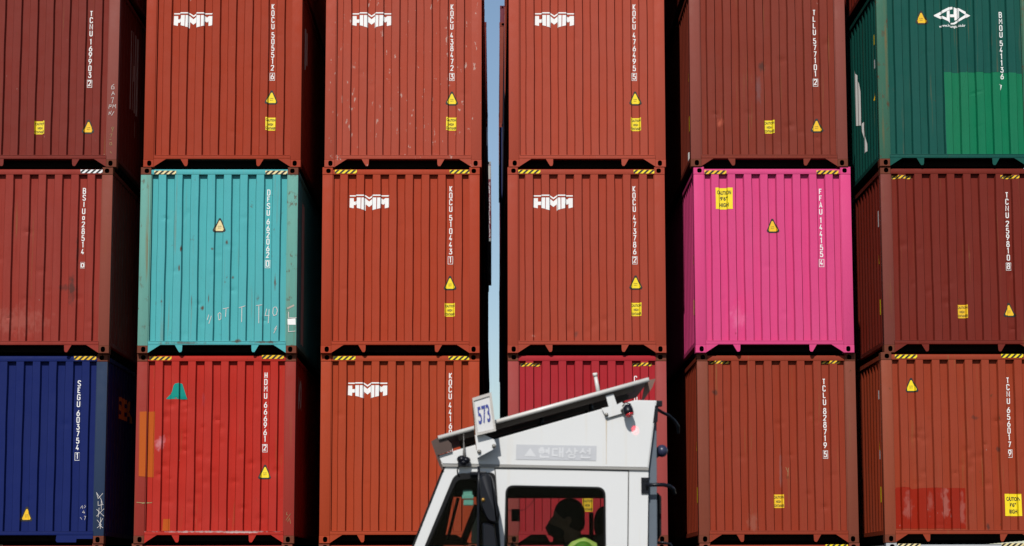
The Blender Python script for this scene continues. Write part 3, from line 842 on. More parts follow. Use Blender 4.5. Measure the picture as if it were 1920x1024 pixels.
# dim side lettering inside the two left gaps
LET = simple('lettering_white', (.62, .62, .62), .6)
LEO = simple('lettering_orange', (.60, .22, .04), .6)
def side_text(r, s, y0, dy, z0, z1, mat):
    v, f, a = lettering(s, .03)
    decal(r, 'side_lettering', [(xf((v, f), dy, z1-z0, y0, z0), .003, 0)], [mat], 'sideR')
side_text(c23, 'IIIIIIII', .9, .5, .25, 2.5, LET); side_text(c14, 'IHJI', 1.3, .7, .8, 2.5, LET)
side_text(c12, 'SEA', 1.2, 1.4, 2.0, 2.35, LEO); side_text(c22, 'MADE', .6, .7, 2.1, 2.6, LET); side_text(c24, 'JI', .6, .6, 1.7, 2.4, LET)

# ------------------------------------------------------------------ rows behind, seen edge-on in the gap
drk = [mk('rear_a', (120,40,36), seed=50), mk('rear_b', (60,64,80), seed=51), mk('rear_c', (140,60,44), seed=52), mk('rear_d', (36,44,90), seed=53)]
rr = random.Random(5)
GR = 'containers of the rear rows beside the sky gap'
OFF = {(2,3,4): .02, (2,4,4): -.02, (3,4,6): -.03, (3,4,4): -.02, (3,3,5): .03, (3,3,3): .05, (3,4,3): .0, (2,3,3): .02}
for row in (2, 3):
    for c, x0 in ((3, -2.66), (4, .20)):
        for t in range(1, 6 if row == 2 else 7):
            dx = OFF.get((row, c, t), rr.uniform(-.015, .015))
            if c == 4 and row == 3: dx -= .05
            side = 'left' if c == 3 else 'right'
            container((x0+HW+dx, (row-1)*12.75+rr.uniform(-.05, .05), (t-1)*H),
                      'dark container of the rear rows edging the sky gap on its %s' % side, drk[rr.randrange(4)], group=GR+' '+side)
# fourth row, set back across an aisle, so its upper tiers catch the sun
YF = 46.0
for t in range(1, 7):
    xr = at(920.5 if t == 6 else 914, 400, YF).x
    lb = 'distant maroon container with pale lettering down its corner, left in the sky gap' if t == 6 else 'dark container of the rear rows edging the sky gap on its left'
    o = container((xr-HW, YF, (t-1)*H), lb, mk('far_maroon', (120,44,56), seed=60) if t == 6 else drk[t % 4], group=None if t == 6 else GR+' left',
                  castmat=simple('galvanised', (.30, .30, .30), .6) if t == 6 else None)
    if t == 6:
        for ch, z in zip('NARUMODISHIDU', [2.15-.155*k for k in range(13)]):
            decal(o, 'lettering', [(vf, .004+q, 0) for vf, q in glyph(ch, HW-.07, z, .12, .07, .02)], [LET])
        decal(o, 'paint_patch', [(rect(HW-.155, HW-.01, 2.25, 2.75), .004, 0)], [simple('primer_grey', (.42, .40, .36), .6)])
for t in range(1, 9):
    xl = at(937.5, 200, YF).x
    container((xl+HW+(.05 if t < 6 else 0), YF+.2, (t-1)*H), 'dark container of the rear rows edging the sky gap on its right', mk('far_red', (120,50,62), seed=61) if t > 5 else drk[(t+1) % 4], group=GR+' right')

# ------------------------------------------------------------------ the yard tractor
YT = -20.4; CABW = 1.30; YFAR = YT+CABW
S1 = 1667/560.0
def c1(x, y, Y=YT):
    """pixel of the enlarged truck view -> (x, z) on the plane Y"""
    p = at(760+x/S1, 680+y/S1, Y); return (p.x, p.z)
def pp(x, y, Y=YT):
    p = at(x, y, Y); return (p.x, p.z)
TW = simple('cab_white_paint', (.80, .805, .80), .34, spec=.5, var=.025, scale=2.5)
def weather_white():
    m = TW; n = m.node_tree; L = n.links; b = n.nodes['Principled BSDF']
    src = b.inputs['Base Color'].links[0].from_socket
    tc = n.nodes.new('ShaderNodeTexCoord'); mp = n.nodes.new('ShaderNodeMapping'); mp.inputs['Scale'].default_value = (9, 9, .55)
    no = n.nodes.new('ShaderNodeTexNoise'); no.inputs['Scale'].default_value = 2.4; no.inputs['Detail'].default_value = 6
    mr = n.nodes.new('ShaderNodeMapRange'); mr.inputs['From Min'].default_value = .60; mr.inputs['From Max'].default_value = .80; mr.inputs['To Max'].default_value = .30
    mx = n.nodes.new('ShaderNodeMix'); mx.data_type = 'RGBA'; mx.inputs['B'].default_value = (.50, .42, .30, 1)
    L.new(tc.outputs['Object'], mp.inputs[0]); L.new(mp.outputs[0], no.inputs['Vector']); L.new(no.outputs['Fac'], mr.inputs['Value'])
    L.new(mr.outputs[0], mx.inputs['Factor']); L.new(src, mx.inputs['A']); L.new(mx.outputs['Result'], b.inputs['Base Color'])
weather_white()
RUB = simple('black_rubber', (.008, .008, .009), .6, spec=.15)
BLK = simple('black_plastic', (.007, .008, .013), .35, spec=.22)
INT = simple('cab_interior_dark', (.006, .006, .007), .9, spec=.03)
SEAM = simple('panel_gap', (.10, .10, .095), .7)
GREY = simple('frame_grey_blue', (.12, .15, .185), .5)
UNDER = simple('roof_shield_underside', (.20, .165, .145), .6, var=.3, scale=6)
EDGE = simple('shield_edge_pale', (.74, .72, .68), .35, var=.08)
BROWN = simple('shield_skirt_brown', (.075, .042, .032), .5, var=.35, scale=8)
STEEL = simple('bare_steel', (.30, .28, .25), .45, metal=.6, var=.3, scale=30)
BLUEP = simple('numeral_blue', (.035, .055, .30), .5)
DEC = simple('faded_name_panel', (.60, .61, .64), .5, var=.05)
DECT = simple('faded_name_letters', (.74, .75, .77), .5)
GREENP = simple('green_plastic', (.36, .80, .68), .5)
REDL = simple('lamp_red_lens', (.80, .03, .04), .2, spec=.6)
gl = bpy.data.materials.new('window_glass'); gl.use_nodes = True; n_ = gl.node_tree; n_.nodes.clear()
tr = n_.nodes.new('ShaderNodeBsdfTransparent'); tr.inputs[0].default_value = (.74, .78, .76, 1)
gs = n_.nodes.new('ShaderNodeBsdfGlossy'); gs.inputs['Roughness'].default_value = .02
fr = n_.nodes.new('ShaderNodeFresnel'); fr.inputs[0].default_value = 1.12
mg = n_.nodes.new('ShaderNodeMixShader'); og = n_.nodes.new('ShaderNodeOutputMaterial')
n_.links.new(fr.outputs[0], mg.inputs[0]); n_.links.new(tr.outputs[0], mg.inputs[1]); n_.links.new(gs.outputs[0], mg.inputs[2]); n_.links.new(mg.outputs[0], og.inputs[0])

tx, tz = c1(700, 2500)
truck = new_empty('yard_tractor', (at(1030, 900, YT).x, YT+CABW/2, 0), 'white yard tractor cab with tilted roof shield passing in front of the containers', 'yard tractor')
TO = truck.location
def tpart(name, bm, mats, parent=None, smooth=None, raw=False):
    me = mesh_of(bm, name, smooth)
    me.transform(Matrix.Translation(-Vector((TO.x, TO.y, TO.z))))
    return link(name, me, mats, parent or truck)
def slab(vf, y0, y1, mi=0, bm=None):
    """flat filled outline (x, z) thickened from y0 to y1"""
    bm = bm or bmesh.new(); vs, fs = vf
    a = [bm.verts.new((x, y0, z)) for x, z in vs]
    fa = []
    for f in fs:
        try: fa.append(bm.faces.new([a[i] for i in f]))
        except ValueError: pass
    bmesh.ops.remove_doubles(bm, verts=bm.verts[:], dist=1e-6)
    fa = bm.faces[:]
    r = bmesh.ops.extrude_face_region(bm, geom=fa)
    bmesh.ops.translate(bm, verts=[v for v in r['geom'] if isinstance(v, bmesh.types.BMVert)], vec=(0, y1-y0, 0))
    bmesh.ops.recalc_face_normals(bm, faces=bm.faces[:])
    for f in bm.faces: f.material_index = mi
    return bm
def rounded(pts, r, n=6):
    out = []
    P = [Vector(p) for p in pts]; N = len(P)
    for i in range(N):
        rad = r[i] if isinstance(r, (list, tuple)) else r
        a, p, b = P[i-1], P[i], P[(i+1) % N]
        if rad <= 0: out.append(tuple(p)); continue
        u = (a-p).normalized(); v_ = (b-p).normalized(); A = p+u*rad; B = p+v_*rad
        for k in range(n+1):
            t = k/n; q = A*(1-t)**2+p*2*t*(1-t)+B*t*t; out.append((q.x, q.y))
    return out

# cab side panels with door-window and quarter-window openings
BOT = 2100; XF = -60
side_out = [c1(225,579), c1(50,1024), c1(XF,1300), c1(XF,BOT), c1(1345,BOT), c1(1352,1024), c1(1357,597)]
quarter = rounded([pp(853,889), pp(927,887), pp(941,1062), pp(781,1062)], [.05,.03,.04,.02])
doorwin = rounded([pp(948.3,910), pp(1134.8,913.6), pp(1136,1088), pp(944.5,1088)], [.056,.056,.04,.04], 8)
panel = tpart('cab_side', slab(filled([side_out, quarter, doorwin]), YT, YT+.035), TW)
fq = [c1(300,700,YFAR), c1(430,700,YFAR), c1(500,1150,YFAR), c1(190,1150,YFAR)]
fq = [pp(850,932,YFAR), pp(893,932,YFAR), pp(897,1050,YFAR), pp(826,1050,YFAR)]
fd = [pp(938,934.5,YFAR), pp(1142,934.5,YFAR), pp(1142,1072,YFAR), pp(938,1072,YFAR)]
shift = lambda P: P
far_out = side_out
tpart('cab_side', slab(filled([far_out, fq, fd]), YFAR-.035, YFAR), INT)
# rubber surrounds and panes
def inset(pts, k):
    c = Vector((sum(p[0] for p in pts)/len(pts), sum(p[1] for p in pts)/len(pts)))
    out = []
    for p in pts:
        d = Vector(p)-c; out.append(tuple(c+d*(1-k/d.length)))
    return out
qi = inset(quarter, .034); di = inset(doorwin, .012)
ring = lambda a, b: filled([a, b])
qr = tpart('quarter_window', slab(ring(inset(quarter, -.004), qi), YT-.012, YT+.02), RUB)
tpart('pane', slab(filled([inset(quarter, .02)]), YT+.008, YT+.013), gl, qr)
# door: seams, handle, window
dr_ = bmesh.new()
dw = tpart('door_window', slab(ring(inset(doorwin, -.002), di), YT-.006, YT+.02), RUB)
tpart('pane', slab(filled([inset(doorwin, .006)]), YT+.008, YT+.013), gl, dw)
seam = ribbon([c1(520,1700), c1(512,760), c1(500,591), c1(1246,603), c1(1242,1024), c1(1240,1700)], .007)
tpart('door_seam', slab(seam, YT-.0018, YT+.001), SEAM)
bm = bmesh.new(); x_, z_ = c1(620, 1330); tube(bm, [(x_, YT, z_), (x_, YT-.045, z_), (x_+.14, YT-.045, z_), (x_+.14, YT, z_)], .011)
tpart('door_handle', bm, BLK)
# shell: rear wall, floor, roof, windscreen pillars
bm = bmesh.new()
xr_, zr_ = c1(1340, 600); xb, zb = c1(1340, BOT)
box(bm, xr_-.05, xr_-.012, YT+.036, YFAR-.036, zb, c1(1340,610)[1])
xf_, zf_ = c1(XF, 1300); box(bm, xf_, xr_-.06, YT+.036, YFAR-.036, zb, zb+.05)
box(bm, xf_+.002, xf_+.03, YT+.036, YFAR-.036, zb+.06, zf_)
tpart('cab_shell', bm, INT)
bm = bmesh.new(); a, b = c1(238,600), c1(60,1024)
for y0, y1 in ((YT+.036, YT+.10), (YFAR-.10, YFAR-.036)):
    extrude_poly(bm, [c1(225,585), c1(XF,1290), c1(XF+60,1290), c1(285,590)], y0, y1)
tpart('windscreen_pillar', bm, RUB)
bm = bmesh.new(); extrude_poly(bm, [c1(225,600), c1(XF,1290), c1(XF+4,1290), c1(229,600)], YT+.11, YFAR-.11)
tpart('windscreen', bm, gl)
# black edge seal down the front corner
tpart('corner_seal', slab(ribbon([c1(218,579), c1(46,1018), c1(XF-6,1296)], .016), YT+.004, YT+.032), RUB)

# raised hood above the cab
hood = [c1(175,520), c1(1100,257), c1(1200,232), c1(1285,209), c1(1402,212), c1(1400,235), c1(1357,590), c1(205,568)]
bm = bmesh.new(); extrude_poly(bm, hood, YT-.006, YT+CABW+.006)
bmesh.ops.bevel(bm, geom=[e for e in bm.edges if abs(e.verts[0].co.y-e.verts[1].co.y) < 1e-5], offset=.007, segments=2, affect='EDGES')
hd = tpart('roof_hood', bm, TW, smooth=40)
tpart('gutter', slab(ribbon([c1(203,574), c1(700,579), c1(1357,594)], .016), YT-.014, YT-.004), simple('gutter_grey', (.33, .32, .30), .6), hd)
xx0, zz0 = c1(205, 590); 
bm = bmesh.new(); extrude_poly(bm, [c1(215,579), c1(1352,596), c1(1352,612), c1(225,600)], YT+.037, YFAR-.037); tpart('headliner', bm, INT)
# name panel, printed letters
dq = [c1(619,457), c1(1067,465), c1(1064,548), c1(617,541)]
tpart('name_panel', slab(ngon(dq), YT-.0085, YT-.0062), DEC, hd)
def quadmap(q, u, v):
    bl, br, tr_, tl = [Vector(p) for p in q]
    return tuple((bl*(1-u)+br*u)*(1-v)+(tl*(1-u)+tr_*u)*v)
KOR = {  # strokes in a unit box, y up
 'hyeon': [([(.12,.92),(.42,.92)],0),([(.0,.76),(.52,.76)],0),([(.14,.66),(.06,.56),(.14,.46),(.38,.46),(.46,.56),(.38,.66)],1),([(.88,1.0),(.88,.30)],0),([(.58,.72),(.86,.72)],0),([(.58,.54),(.86,.54)],0),([(.18,.30),(.18,.04),(.92,.04)],0)],
 'dae': [([(.48,.84),(.05,.84),(.05,.22),(.50,.22)],0),([(.66,1.0),(.66,.02)],0),([(.68,.54),(.88,.54)],0),([(.90,1.0),(.90,.0)],0)],
 'sang': [([(.30,.96),(.27,.72),(.02,.44)],0),([(.29,.70),(.56,.46)],0),([(.78,1.0),(.78,.38)],0),([(.80,.68),(1.0,.68)],0),([(.36,.32),(.24,.17),(.36,.02),(.68,.02),(.80,.17),(.68,.32)],1)],
 'seon': [([(.30,.96),(.27,.72),(.02,.44)],0),([(.29,.70),(.56,.46)],0),([(.88,1.0),(.88,.34)],0),([(.62,.70),(.86,.70)],0),([(.20,.32),(.20,.04),(.94,.04)],0)]}
bm = bmesh.new()
def addflat(bm, vf, y):
    vs, fs = vf; a = [bm.verts.new((x, y, z)) for x, z in vs]
    for f in fs: bm.faces.new([a[i] for i in f])
dql = [dq[3], dq[2], dq[1], dq[0]]
ui = [.28, .45, .62, .79]; k_ = 0
for u0, nm in zip(ui, ('hyeon', 'dae', 'sang', 'seon')):
    for p, c in KOR[nm]:
        q = [quadmap(dql, u0+.145*a, .16+.68*b) for a, b in p]
        k_ += 1; addflat(bm, ribbon(q, .0115, bool(c)), YT-.0095-.0001*k_)
addflat(bm, ngon([quadmap(dql, .10, .22), quadmap(dql, .25, .22), quadmap(dql, .175, .78)]), YT-.0095)
bmesh.ops.recalc_face_normals(bm, faces=bm.faces[:])
tpart('name_letters', bm, DECT, hd)

# tilted roof shield (thin plate on brackets)
bm = bmesh.new()
A, B = c1(185,418), c1(1357,92)
extrude_poly(bm, [A, B, (B[0]+.002, B[1]-.010), (A[0]+.002, A[1]-.010)], YT-.04, YT+CABW+.02, 1)
tube(bm, [(A[0], YT-.042, A[1]-.006), (B[0], YT-.042, B[1]-.006)], .0145, 10, 0)
d_ = (Vector(B)-Vector(A)).normalized()
nrm = Vector((-d_.y, d_.x))
for yy, hh in ((YT+.10, .034), (YT+.70, .030), (YT+1.22, .030)):      # stiffening flanges along the underside
    a_, b_ = Vector(A)+d_*.12-nrm*.012, Vector(B)-d_*.10-nrm*.012
    fs_ = [(a_.x, a_.y), (b_.x, b_.y), ((b_-nrm*hh).x, (b_-nrm*hh).y), ((a_-nrm*hh).x, (a_-nrm*hh).y)]
    extrude_poly(bm, fs_, yy, yy+.004, 1)
shield = tpart('roof_shield', bm, [EDGE, UNDER])
bm = bmesh.new(); extrude_poly(bm, [c1(145,442), c1(187,416), c1(215,412), c1(258,455), c1(262,492), c1(180,518), c1(205,600), c1(190,575)], YT-.03, YT-.018)
tpart('shield_skirt', bm, BROWN, shield)
bm = bmesh.new(); extrude_poly(bm, [c1(145,442), c1(205,600), c1(214,596), c1(160,440)], YT-.018, YT+CABW); tpart('shield_skirt', bm, BROWN, shield)
bm = bmesh.new(); extrude_poly(bm, [c1(1357,90), c1(1403,82), c1(1385,130), c1(1352,180), c1(1335,205), c1(1325,200), c1(1340,120)], YT+.1, YT+.11)
tpart('shield_skirt', bm, simple('worn_steel_brown', (.22, .12, .09), .6, var=.5, scale=14), shield)
for yy in (YT+.25, YT+.95):
    for (x0, y0), (x1, y1) in (((420,345),(430,460)), ((760,260),(770,360)), ((1040,180),(1050,280))):
        bm = bmesh.new(); tube(bm, [(c1(x0,y0)[0], yy, c1(x0,y0)[1]-.01), (c1(x1,y1)[0], yy, c1(x1,y1)[1])], .012); tpart('shield_strut', bm, BLK, shield)
# rear bracket plate with bolts
def c4(x, y, Y=YT): return pp(1100+x/4.095, 690+y/4.095, Y)
bm = bmesh.new(); extrude_poly(bm, [c4(145,216), c4(203,199), c4(232,284), c4(268,264), c4(292,290), c4(297,345), c4(150,388), c4(113,312), c4(167,300)], YT-.026, YT-.018)
bmesh.ops.bevel(bm, geom=bm.edges[:], offset=.0015, segments=1, affect='EDGES')
brk = tpart('shield_bracket', bm, TW, shield)
bm = bmesh.new()
for a in ((150,361),(273,330)):
    x, z = c4(*a); tube(bm, [(x, YT-.018, z), (x, YT-.036, z)], [.014, .011], 12)
box(bm, c4(150,361)[0]-.01, c4(150,361)[0]+.01, YT-.018, YT-.005, c4(150,361)[1]-.01, c4(150,361)[1]+.01)
box(bm, c4(273,330)[0]-.01, c4(273,330)[0]+.01, YT-.018, YT-.005, c4(273,330)[1]-.01, c4(273,330)[1]+.01)
tpart('bolt', bm, STEEL, brk)
# rust run below the bracket
tpart('rust_run', slab(ngon([c4(146,392), c4(156,392), c4(153,560), c4(152,740), c4(148,740), c4(148,560)]), YT-.0078, YT-.0062), simple('rust_stain', (.66, .56, .43), .6, var=.08, scale=20), hd)
# pale stick rising from the shield
bm = bmesh.new(); p, q = c1(1060,68,YT+.5), c1(1082,195,YT+.5); tube(bm, [(p[0], YT+.5, p[1]), (q[0], YT+.5, q[1])], [.011, .016], 10)
tube(bm, [(p[0]-.002, YT+.5, p[1]+.012), (p[0], YT+.5, p[1]-.010)], .016, 10)
tpart('antenna', bm, EDGE)
# work lamp
lm = bmesh.new()
x, z = c4(312, 330, YT-.07)
m_ = Matrix.Rotation(R(18), 3, 'Y')
tube(lm, [(x-.012, YT-.07, z+.035), (x-.004, YT-.075, z+.025), (x+.006, YT-.085, z-.005), (x+.012, YT-.09, z-.022)], [.010, .030, .033, .030], 16)
tube(lm, [(c4(273,330)[0], YT-.03, c4(273,330)[1]), (x-.01, YT-.06, z+.01)], .010)
tube(lm, [(x-.03, YT-.05, z+.03), (x-.01, YT-.06, z+.055), (x+.02, YT-.05, z+.045), (x+.035, YT-.04, z+.015)], .004)
lamp = tpart('work_lamp', lm, BLK)
bm = bmesh.new(); tube(bm, [(x+.012, YT-.09, z-.022), (x+.0155, YT-.093, z-.031)], [.028, .025], 16); tpart('lens', bm, REDL, lamp)
pl = bpy.data.lights.new('added_red_spot', 'SPOT'); pl.energy = 4.0; pl.color = (1.0, .03, .04); pl.spot_size = R(20); pl.spot_blend = .8; pl.shadow_soft_size = .008  # red spot light added below the lens, assuming the lamp is lit
po = bpy.data.objects.new('added_red_spot', pl); COL.objects.link(po)
tgt = c4(372, 480); po.location = (x+.017, YT-.098, z-.035)
po.rotation_euler = (po.location-Vector((tgt[0], YT, tgt[1]))).to_track_quat('Z', 'Y').to_euler()

# number plate box on its bracket
YS = YT-.16
def c5(x, y, Y=YS): return pp(800+x/5.69, 720+y/5.69, Y)
sgq = [c5(487,152), c5(690,90), c5(740,500), c5(535,552)]
bm = bmesh.new(); extrude_poly(bm, sgq, YS, YS+.045); bmesh.ops.bevel(bm, geom=bm.edges[:], offset=.003, segments=2, affect='EDGES')
sg = tpart('number_sign', bm, simple('sign_frame_worn', (.42, .38, .34), .5, var=.25, scale=18))
inq = [c5(505,185), c5(668,135), c5(718,480), c5(543,520)]
tpart('sign_face', slab(ngon(inq), YS-.002, YS+.001), simple('sign_face_white', (.76, .75, .74), .5, var=.05), sg)
rim = filled([[c5(487,152), c5(690,90), c5(740,500), c5(535,552)], [c5(503,182), c5(670,130), c5(720,482), c5(542,523)]])
tpart('sign_rim', slab(rim, YS-.010, YS+.002), simple('sign_rim_paint', (.56, .53, .49), .5, var=.2, scale=14), sg)
v, f, a = lettering('573', .02)
nq = [c5(558,436), c5(688,404), c5(660,212), c5(535,248)]
tpart('sign_number', slab(([quadmap(nq, a_, b_) for a_, b_ in v], f), YS-.005, YS-.003), BLUEP, sg)
bm = bmesh.new(); extrude_poly(bm, [c5(515,540), c5(548,552), c5(600,530), c5(720,590), c5(742,640), c5(738,680), c5(545,782)], YS+.035, YS+.043)
extrude_poly(bm, [c5(500,180), c5(512,178), c5(552,782), c5(540,782)], YS+.046, YT-.006)
sb_ = tpart('sign_bracket', bm, TW, sg)
bm = bmesh.new()
for a_ in ((560,720),(718,660)):
    x, z = c5(*a_); tube(bm, [(x, YS+.036, z), (x, YS+.020, z)], [.014, .011], 12)
tpart('bolt', bm, STEEL, sb_)
tpart('rust_run', slab(ribbon([c5(492,170), c5(497,300), c5(512,430), c5(520,560), c5(536,700)], .009), YS+.0465, YS+.052), RUSTY, sg)

# whip aerial with its black base and cable
bm = bmesh.new(); p = [c1(*q, YT-.05) for q in ((325,395),(326,440),(327,490),(330,530))]
tube(bm, [(a_[0], YT-.05, a_[1]) for a_ in p], [.0012, .003, .007, .013], 10)
wa = tpart('whip_aerial', bm, simple('aerial_grey', (.20, .19, .18), .5))
bm = bmesh.new()
for q, r_ in (((315,540),.032), ((340,545),.028), ((325,558),.026)):
    e = c1(*q, YT-.04); ellipsoid(bm, (e[0], YT-.04, e[1]), (r_, .04, r_*.8), 14)
x, z = c1(325,560,YT-.03); box(bm, x-.035, x+.035, YT-.06, YT-.004, z-.02, z+.005)
tpart('aerial_base', bm, BLK, wa)
bm = bmesh.new(); q = [(322,545),(300,570),(290,600),(292,622),(302,636)]
tube(bm, [(c1(a_, b_, YT-.05)[0], YT-.05+.04*i/4, c1(a_, b_, YT-.05)[1]) for i, (a_, b_) in enumerate(q)], .0045, 8)
tpart('aerial_cable', bm, RUB, wa)

# mirrors on their arm, held out in front of the cab side
YM = YT-.20
def c2(x, y, Y=YM): return pp(780+x/5.565, 840+y/5.565, Y)
def cushion(pts, y0, y1, rad, name, mat, parent):
    o2 = rounded(pts, rad, 5)
    bm = bmesh.new(); c = Vector((sum(p[0] for p in o2)/len(o2), sum(p[1] for p in o2)/len(o2)))
    prev = None; prof = ((.0, .80), (.12, .93), (.35, 1.0), (.85, 1.0), (1.0, .96))
    n = len(o2); first = None
    for t, k in prof:
        row = [bm.verts.new((c.x+(p[0]-c.x)*k, y0+(y1-y0)*t, c.y+(p[1]-c.y)*(1-(1-k)*.35))) for p in o2]
        if prev:
            for i in range(n): bm.faces.new((prev[i], prev[(i+1) % n], row[(i+1) % n], row[i]))
        else: first = row
        prev = row
    bm.faces.new(first[::-1]); bm.faces.new(prev)
    bmesh.ops.recalc_face_normals(bm, faces=bm.faces[:])
    return tpart(name, bm, mat, parent, smooth=50)
bm = bmesh.new()
q = [(655,190),(655,420),(650,700),(648,1000),(648,1330)]
tube(bm, [(c2(*a_)[0], YM+.02, c2(*a_)[1]) for a_ in q], .0085, 10)
x, z = c2(655, 235); x2, z2 = c2(648, 1325)
tube(bm, [(x, YM+.02, z), (x, YT, z)], .0085); tube(bm, [(x2, YM+.02, z2), (x2, YT, z2)], .0085)
arm = tpart('mirror_arm', bm, BLK)
e0, e1 = c2(560,225), c2(735,262); bm = bmesh.new(); box(bm, e0[0], e1[0], YT-.05, YT-.001, e1[1]-.005, e0[1]-.005, bev=.004); tpart('arm_mount', bm, BLK, arm)
mi_ = cushion([c2(655,285), c2(768,262), c2(806,330), c2(880,735), c2(845,790), c2(750,768), c2(675,600)], YM-.05, YM+.05, [.02,.03,.03,.035,.025,.03,.02], 'mirror', BLK, None)
x0, z0 = c2(700, 540, YM-.06); bm = bmesh.new(); tube(bm, [(x0, YM-.045, z0), (x0, YM-.058, z0)], .012, 12); tpart('adjuster_knob', bm, simple('brass_knob', (.45, .25, .05), .35, metal=.6), mi_)
cushion([c2(690,775), c2(815,800), c2(850,1040), c2(850,1250), c2(700,1250)], YM-.045, YM+.05, .025, 'mirror', BLK, None)

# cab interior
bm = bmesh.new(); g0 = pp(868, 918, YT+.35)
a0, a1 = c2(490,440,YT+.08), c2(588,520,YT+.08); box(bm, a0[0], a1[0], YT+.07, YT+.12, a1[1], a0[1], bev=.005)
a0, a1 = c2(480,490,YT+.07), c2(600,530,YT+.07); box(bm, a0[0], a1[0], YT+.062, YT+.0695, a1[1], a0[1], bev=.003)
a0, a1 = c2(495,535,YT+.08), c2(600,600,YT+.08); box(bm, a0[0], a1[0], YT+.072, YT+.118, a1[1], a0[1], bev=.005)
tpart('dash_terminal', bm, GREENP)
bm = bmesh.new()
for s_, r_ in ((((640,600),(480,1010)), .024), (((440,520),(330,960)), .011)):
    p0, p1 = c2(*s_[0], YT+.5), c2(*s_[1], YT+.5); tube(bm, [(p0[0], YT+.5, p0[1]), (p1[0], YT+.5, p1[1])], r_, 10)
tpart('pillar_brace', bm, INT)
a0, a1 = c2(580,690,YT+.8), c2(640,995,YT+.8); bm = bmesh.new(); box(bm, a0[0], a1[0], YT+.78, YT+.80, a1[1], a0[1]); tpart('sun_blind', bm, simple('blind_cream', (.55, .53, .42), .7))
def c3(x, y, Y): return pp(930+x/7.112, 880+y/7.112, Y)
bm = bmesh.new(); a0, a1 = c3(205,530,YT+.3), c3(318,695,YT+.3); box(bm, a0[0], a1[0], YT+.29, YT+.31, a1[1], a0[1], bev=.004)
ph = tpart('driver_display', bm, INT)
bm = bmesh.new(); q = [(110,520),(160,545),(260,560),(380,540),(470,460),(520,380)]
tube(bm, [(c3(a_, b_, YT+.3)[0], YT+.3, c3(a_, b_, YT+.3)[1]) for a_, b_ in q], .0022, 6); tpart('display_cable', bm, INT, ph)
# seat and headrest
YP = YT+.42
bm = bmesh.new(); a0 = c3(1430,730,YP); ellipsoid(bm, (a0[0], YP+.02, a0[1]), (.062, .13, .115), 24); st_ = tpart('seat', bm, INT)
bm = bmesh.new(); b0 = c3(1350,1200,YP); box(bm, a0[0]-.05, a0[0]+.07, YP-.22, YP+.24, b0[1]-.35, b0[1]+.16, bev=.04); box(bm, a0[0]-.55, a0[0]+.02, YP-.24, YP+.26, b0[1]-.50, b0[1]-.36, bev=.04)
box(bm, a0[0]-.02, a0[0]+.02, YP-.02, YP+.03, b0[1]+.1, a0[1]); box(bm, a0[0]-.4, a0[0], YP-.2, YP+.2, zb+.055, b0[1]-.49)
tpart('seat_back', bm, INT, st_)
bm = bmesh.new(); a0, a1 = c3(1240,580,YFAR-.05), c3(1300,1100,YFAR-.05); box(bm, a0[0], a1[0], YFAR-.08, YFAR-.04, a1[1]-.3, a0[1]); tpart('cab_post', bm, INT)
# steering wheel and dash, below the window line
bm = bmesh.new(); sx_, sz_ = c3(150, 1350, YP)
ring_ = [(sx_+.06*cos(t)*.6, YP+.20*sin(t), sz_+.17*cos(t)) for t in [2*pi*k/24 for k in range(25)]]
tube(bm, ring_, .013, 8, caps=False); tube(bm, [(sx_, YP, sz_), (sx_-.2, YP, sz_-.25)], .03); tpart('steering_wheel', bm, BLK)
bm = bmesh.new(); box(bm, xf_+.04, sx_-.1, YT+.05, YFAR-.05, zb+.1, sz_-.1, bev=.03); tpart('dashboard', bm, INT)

# rear of the cab: post, hinge bar, horn, hose
bm = bmesh.new(); extrude_poly(bm, [c1(1405,305), c1(1410,1200), c1(1412,2100), c1(1358,2100), c1(1358,600), c1(1390,300)], YT+.05, YT+.13)
bmesh.ops.bevel(bm, geom=bm.edges[:], offset=.004, segments=2, affect='EDGES'); rp = tpart('rear_post', bm, GREY)
bm = bmesh.new(); x, z = c1(1418, 228); box(bm, x-.018, x+.018, YT-.01, YT+.06, z-.018, z+.018, bev=.003)
extrude_poly(bm, [c1(1388,240), c1(1412,240), c1(1408,330), c1(1380,340)], YT+.0, YT+.05); tpart('hose_clamp', bm, BLK, rp)
bm = bmesh.new(); q = [(1412,262),(1440,275),(1480,290),(1515,318),(1535,345),(1540,380)]
tube(bm, [(c1(a_, b_)[0], YT+.02+.04*i, c1(a_, b_)[1]) for i, (a_, b_) in enumerate(q)], .010, 10); tpart('air_hose', bm, BLK)
bm = bmesh.new(); a0, a1 = c1(1316,641,YT-.01), c1(1360,731,YT-.01); box(bm, a0[0], a1[0], YT-.012, YT-.001, a1[1], a0[1], bev=.002)
for zz in (660, 708):
    for xx in (1328, 1346):
        x, z = c1(xx, zz); tube(bm, [(x, YT-.012, z), (x, YT-.018, z)], .0045, 8)
hb = tpart('grab_bar', bm, BLK)
bm = bmesh.new(); q = [(1340,685),(1400,683),(1440,683),(1475,690),(1497,703),(1506,730)]
tube(bm, [(c1(a_, b_)[0], YT-.03+(.0 if i < 3 else .03*(i-2)), c1(a_, b_)[1]) for i, (a_, b_) in enumerate(q)], .0125, 10); tpart('bar', bm, BLK, hb)
bm = bmesh.new(); x, z = c1(1432, 493, YT+.16); ellipsoid(bm, (x, YT+.16, z), (.038, .045, .040), 20); tube(bm, [(x-.05, YT+.16, z-.03), (x, YT+.16, z)], .022)
tpart('horn', bm, simple('horn_dark_blue', (.035, .04, .085), .35))
bm = bmesh.new(); extrude_poly(bm, rounded([c1(1405,725,YT+.2), c1(1428,748,YT+.2), c1(1428,960,YT+.2), c1(1405,1000,YT+.2)], .006), YT+.18, YT+.28); tpart('intake_guard', bm, RUB)
bm = bmesh.new(); q = [(1405,1000),(1450,1003),(1485,1010),(1500,1030),(1505,1080)]
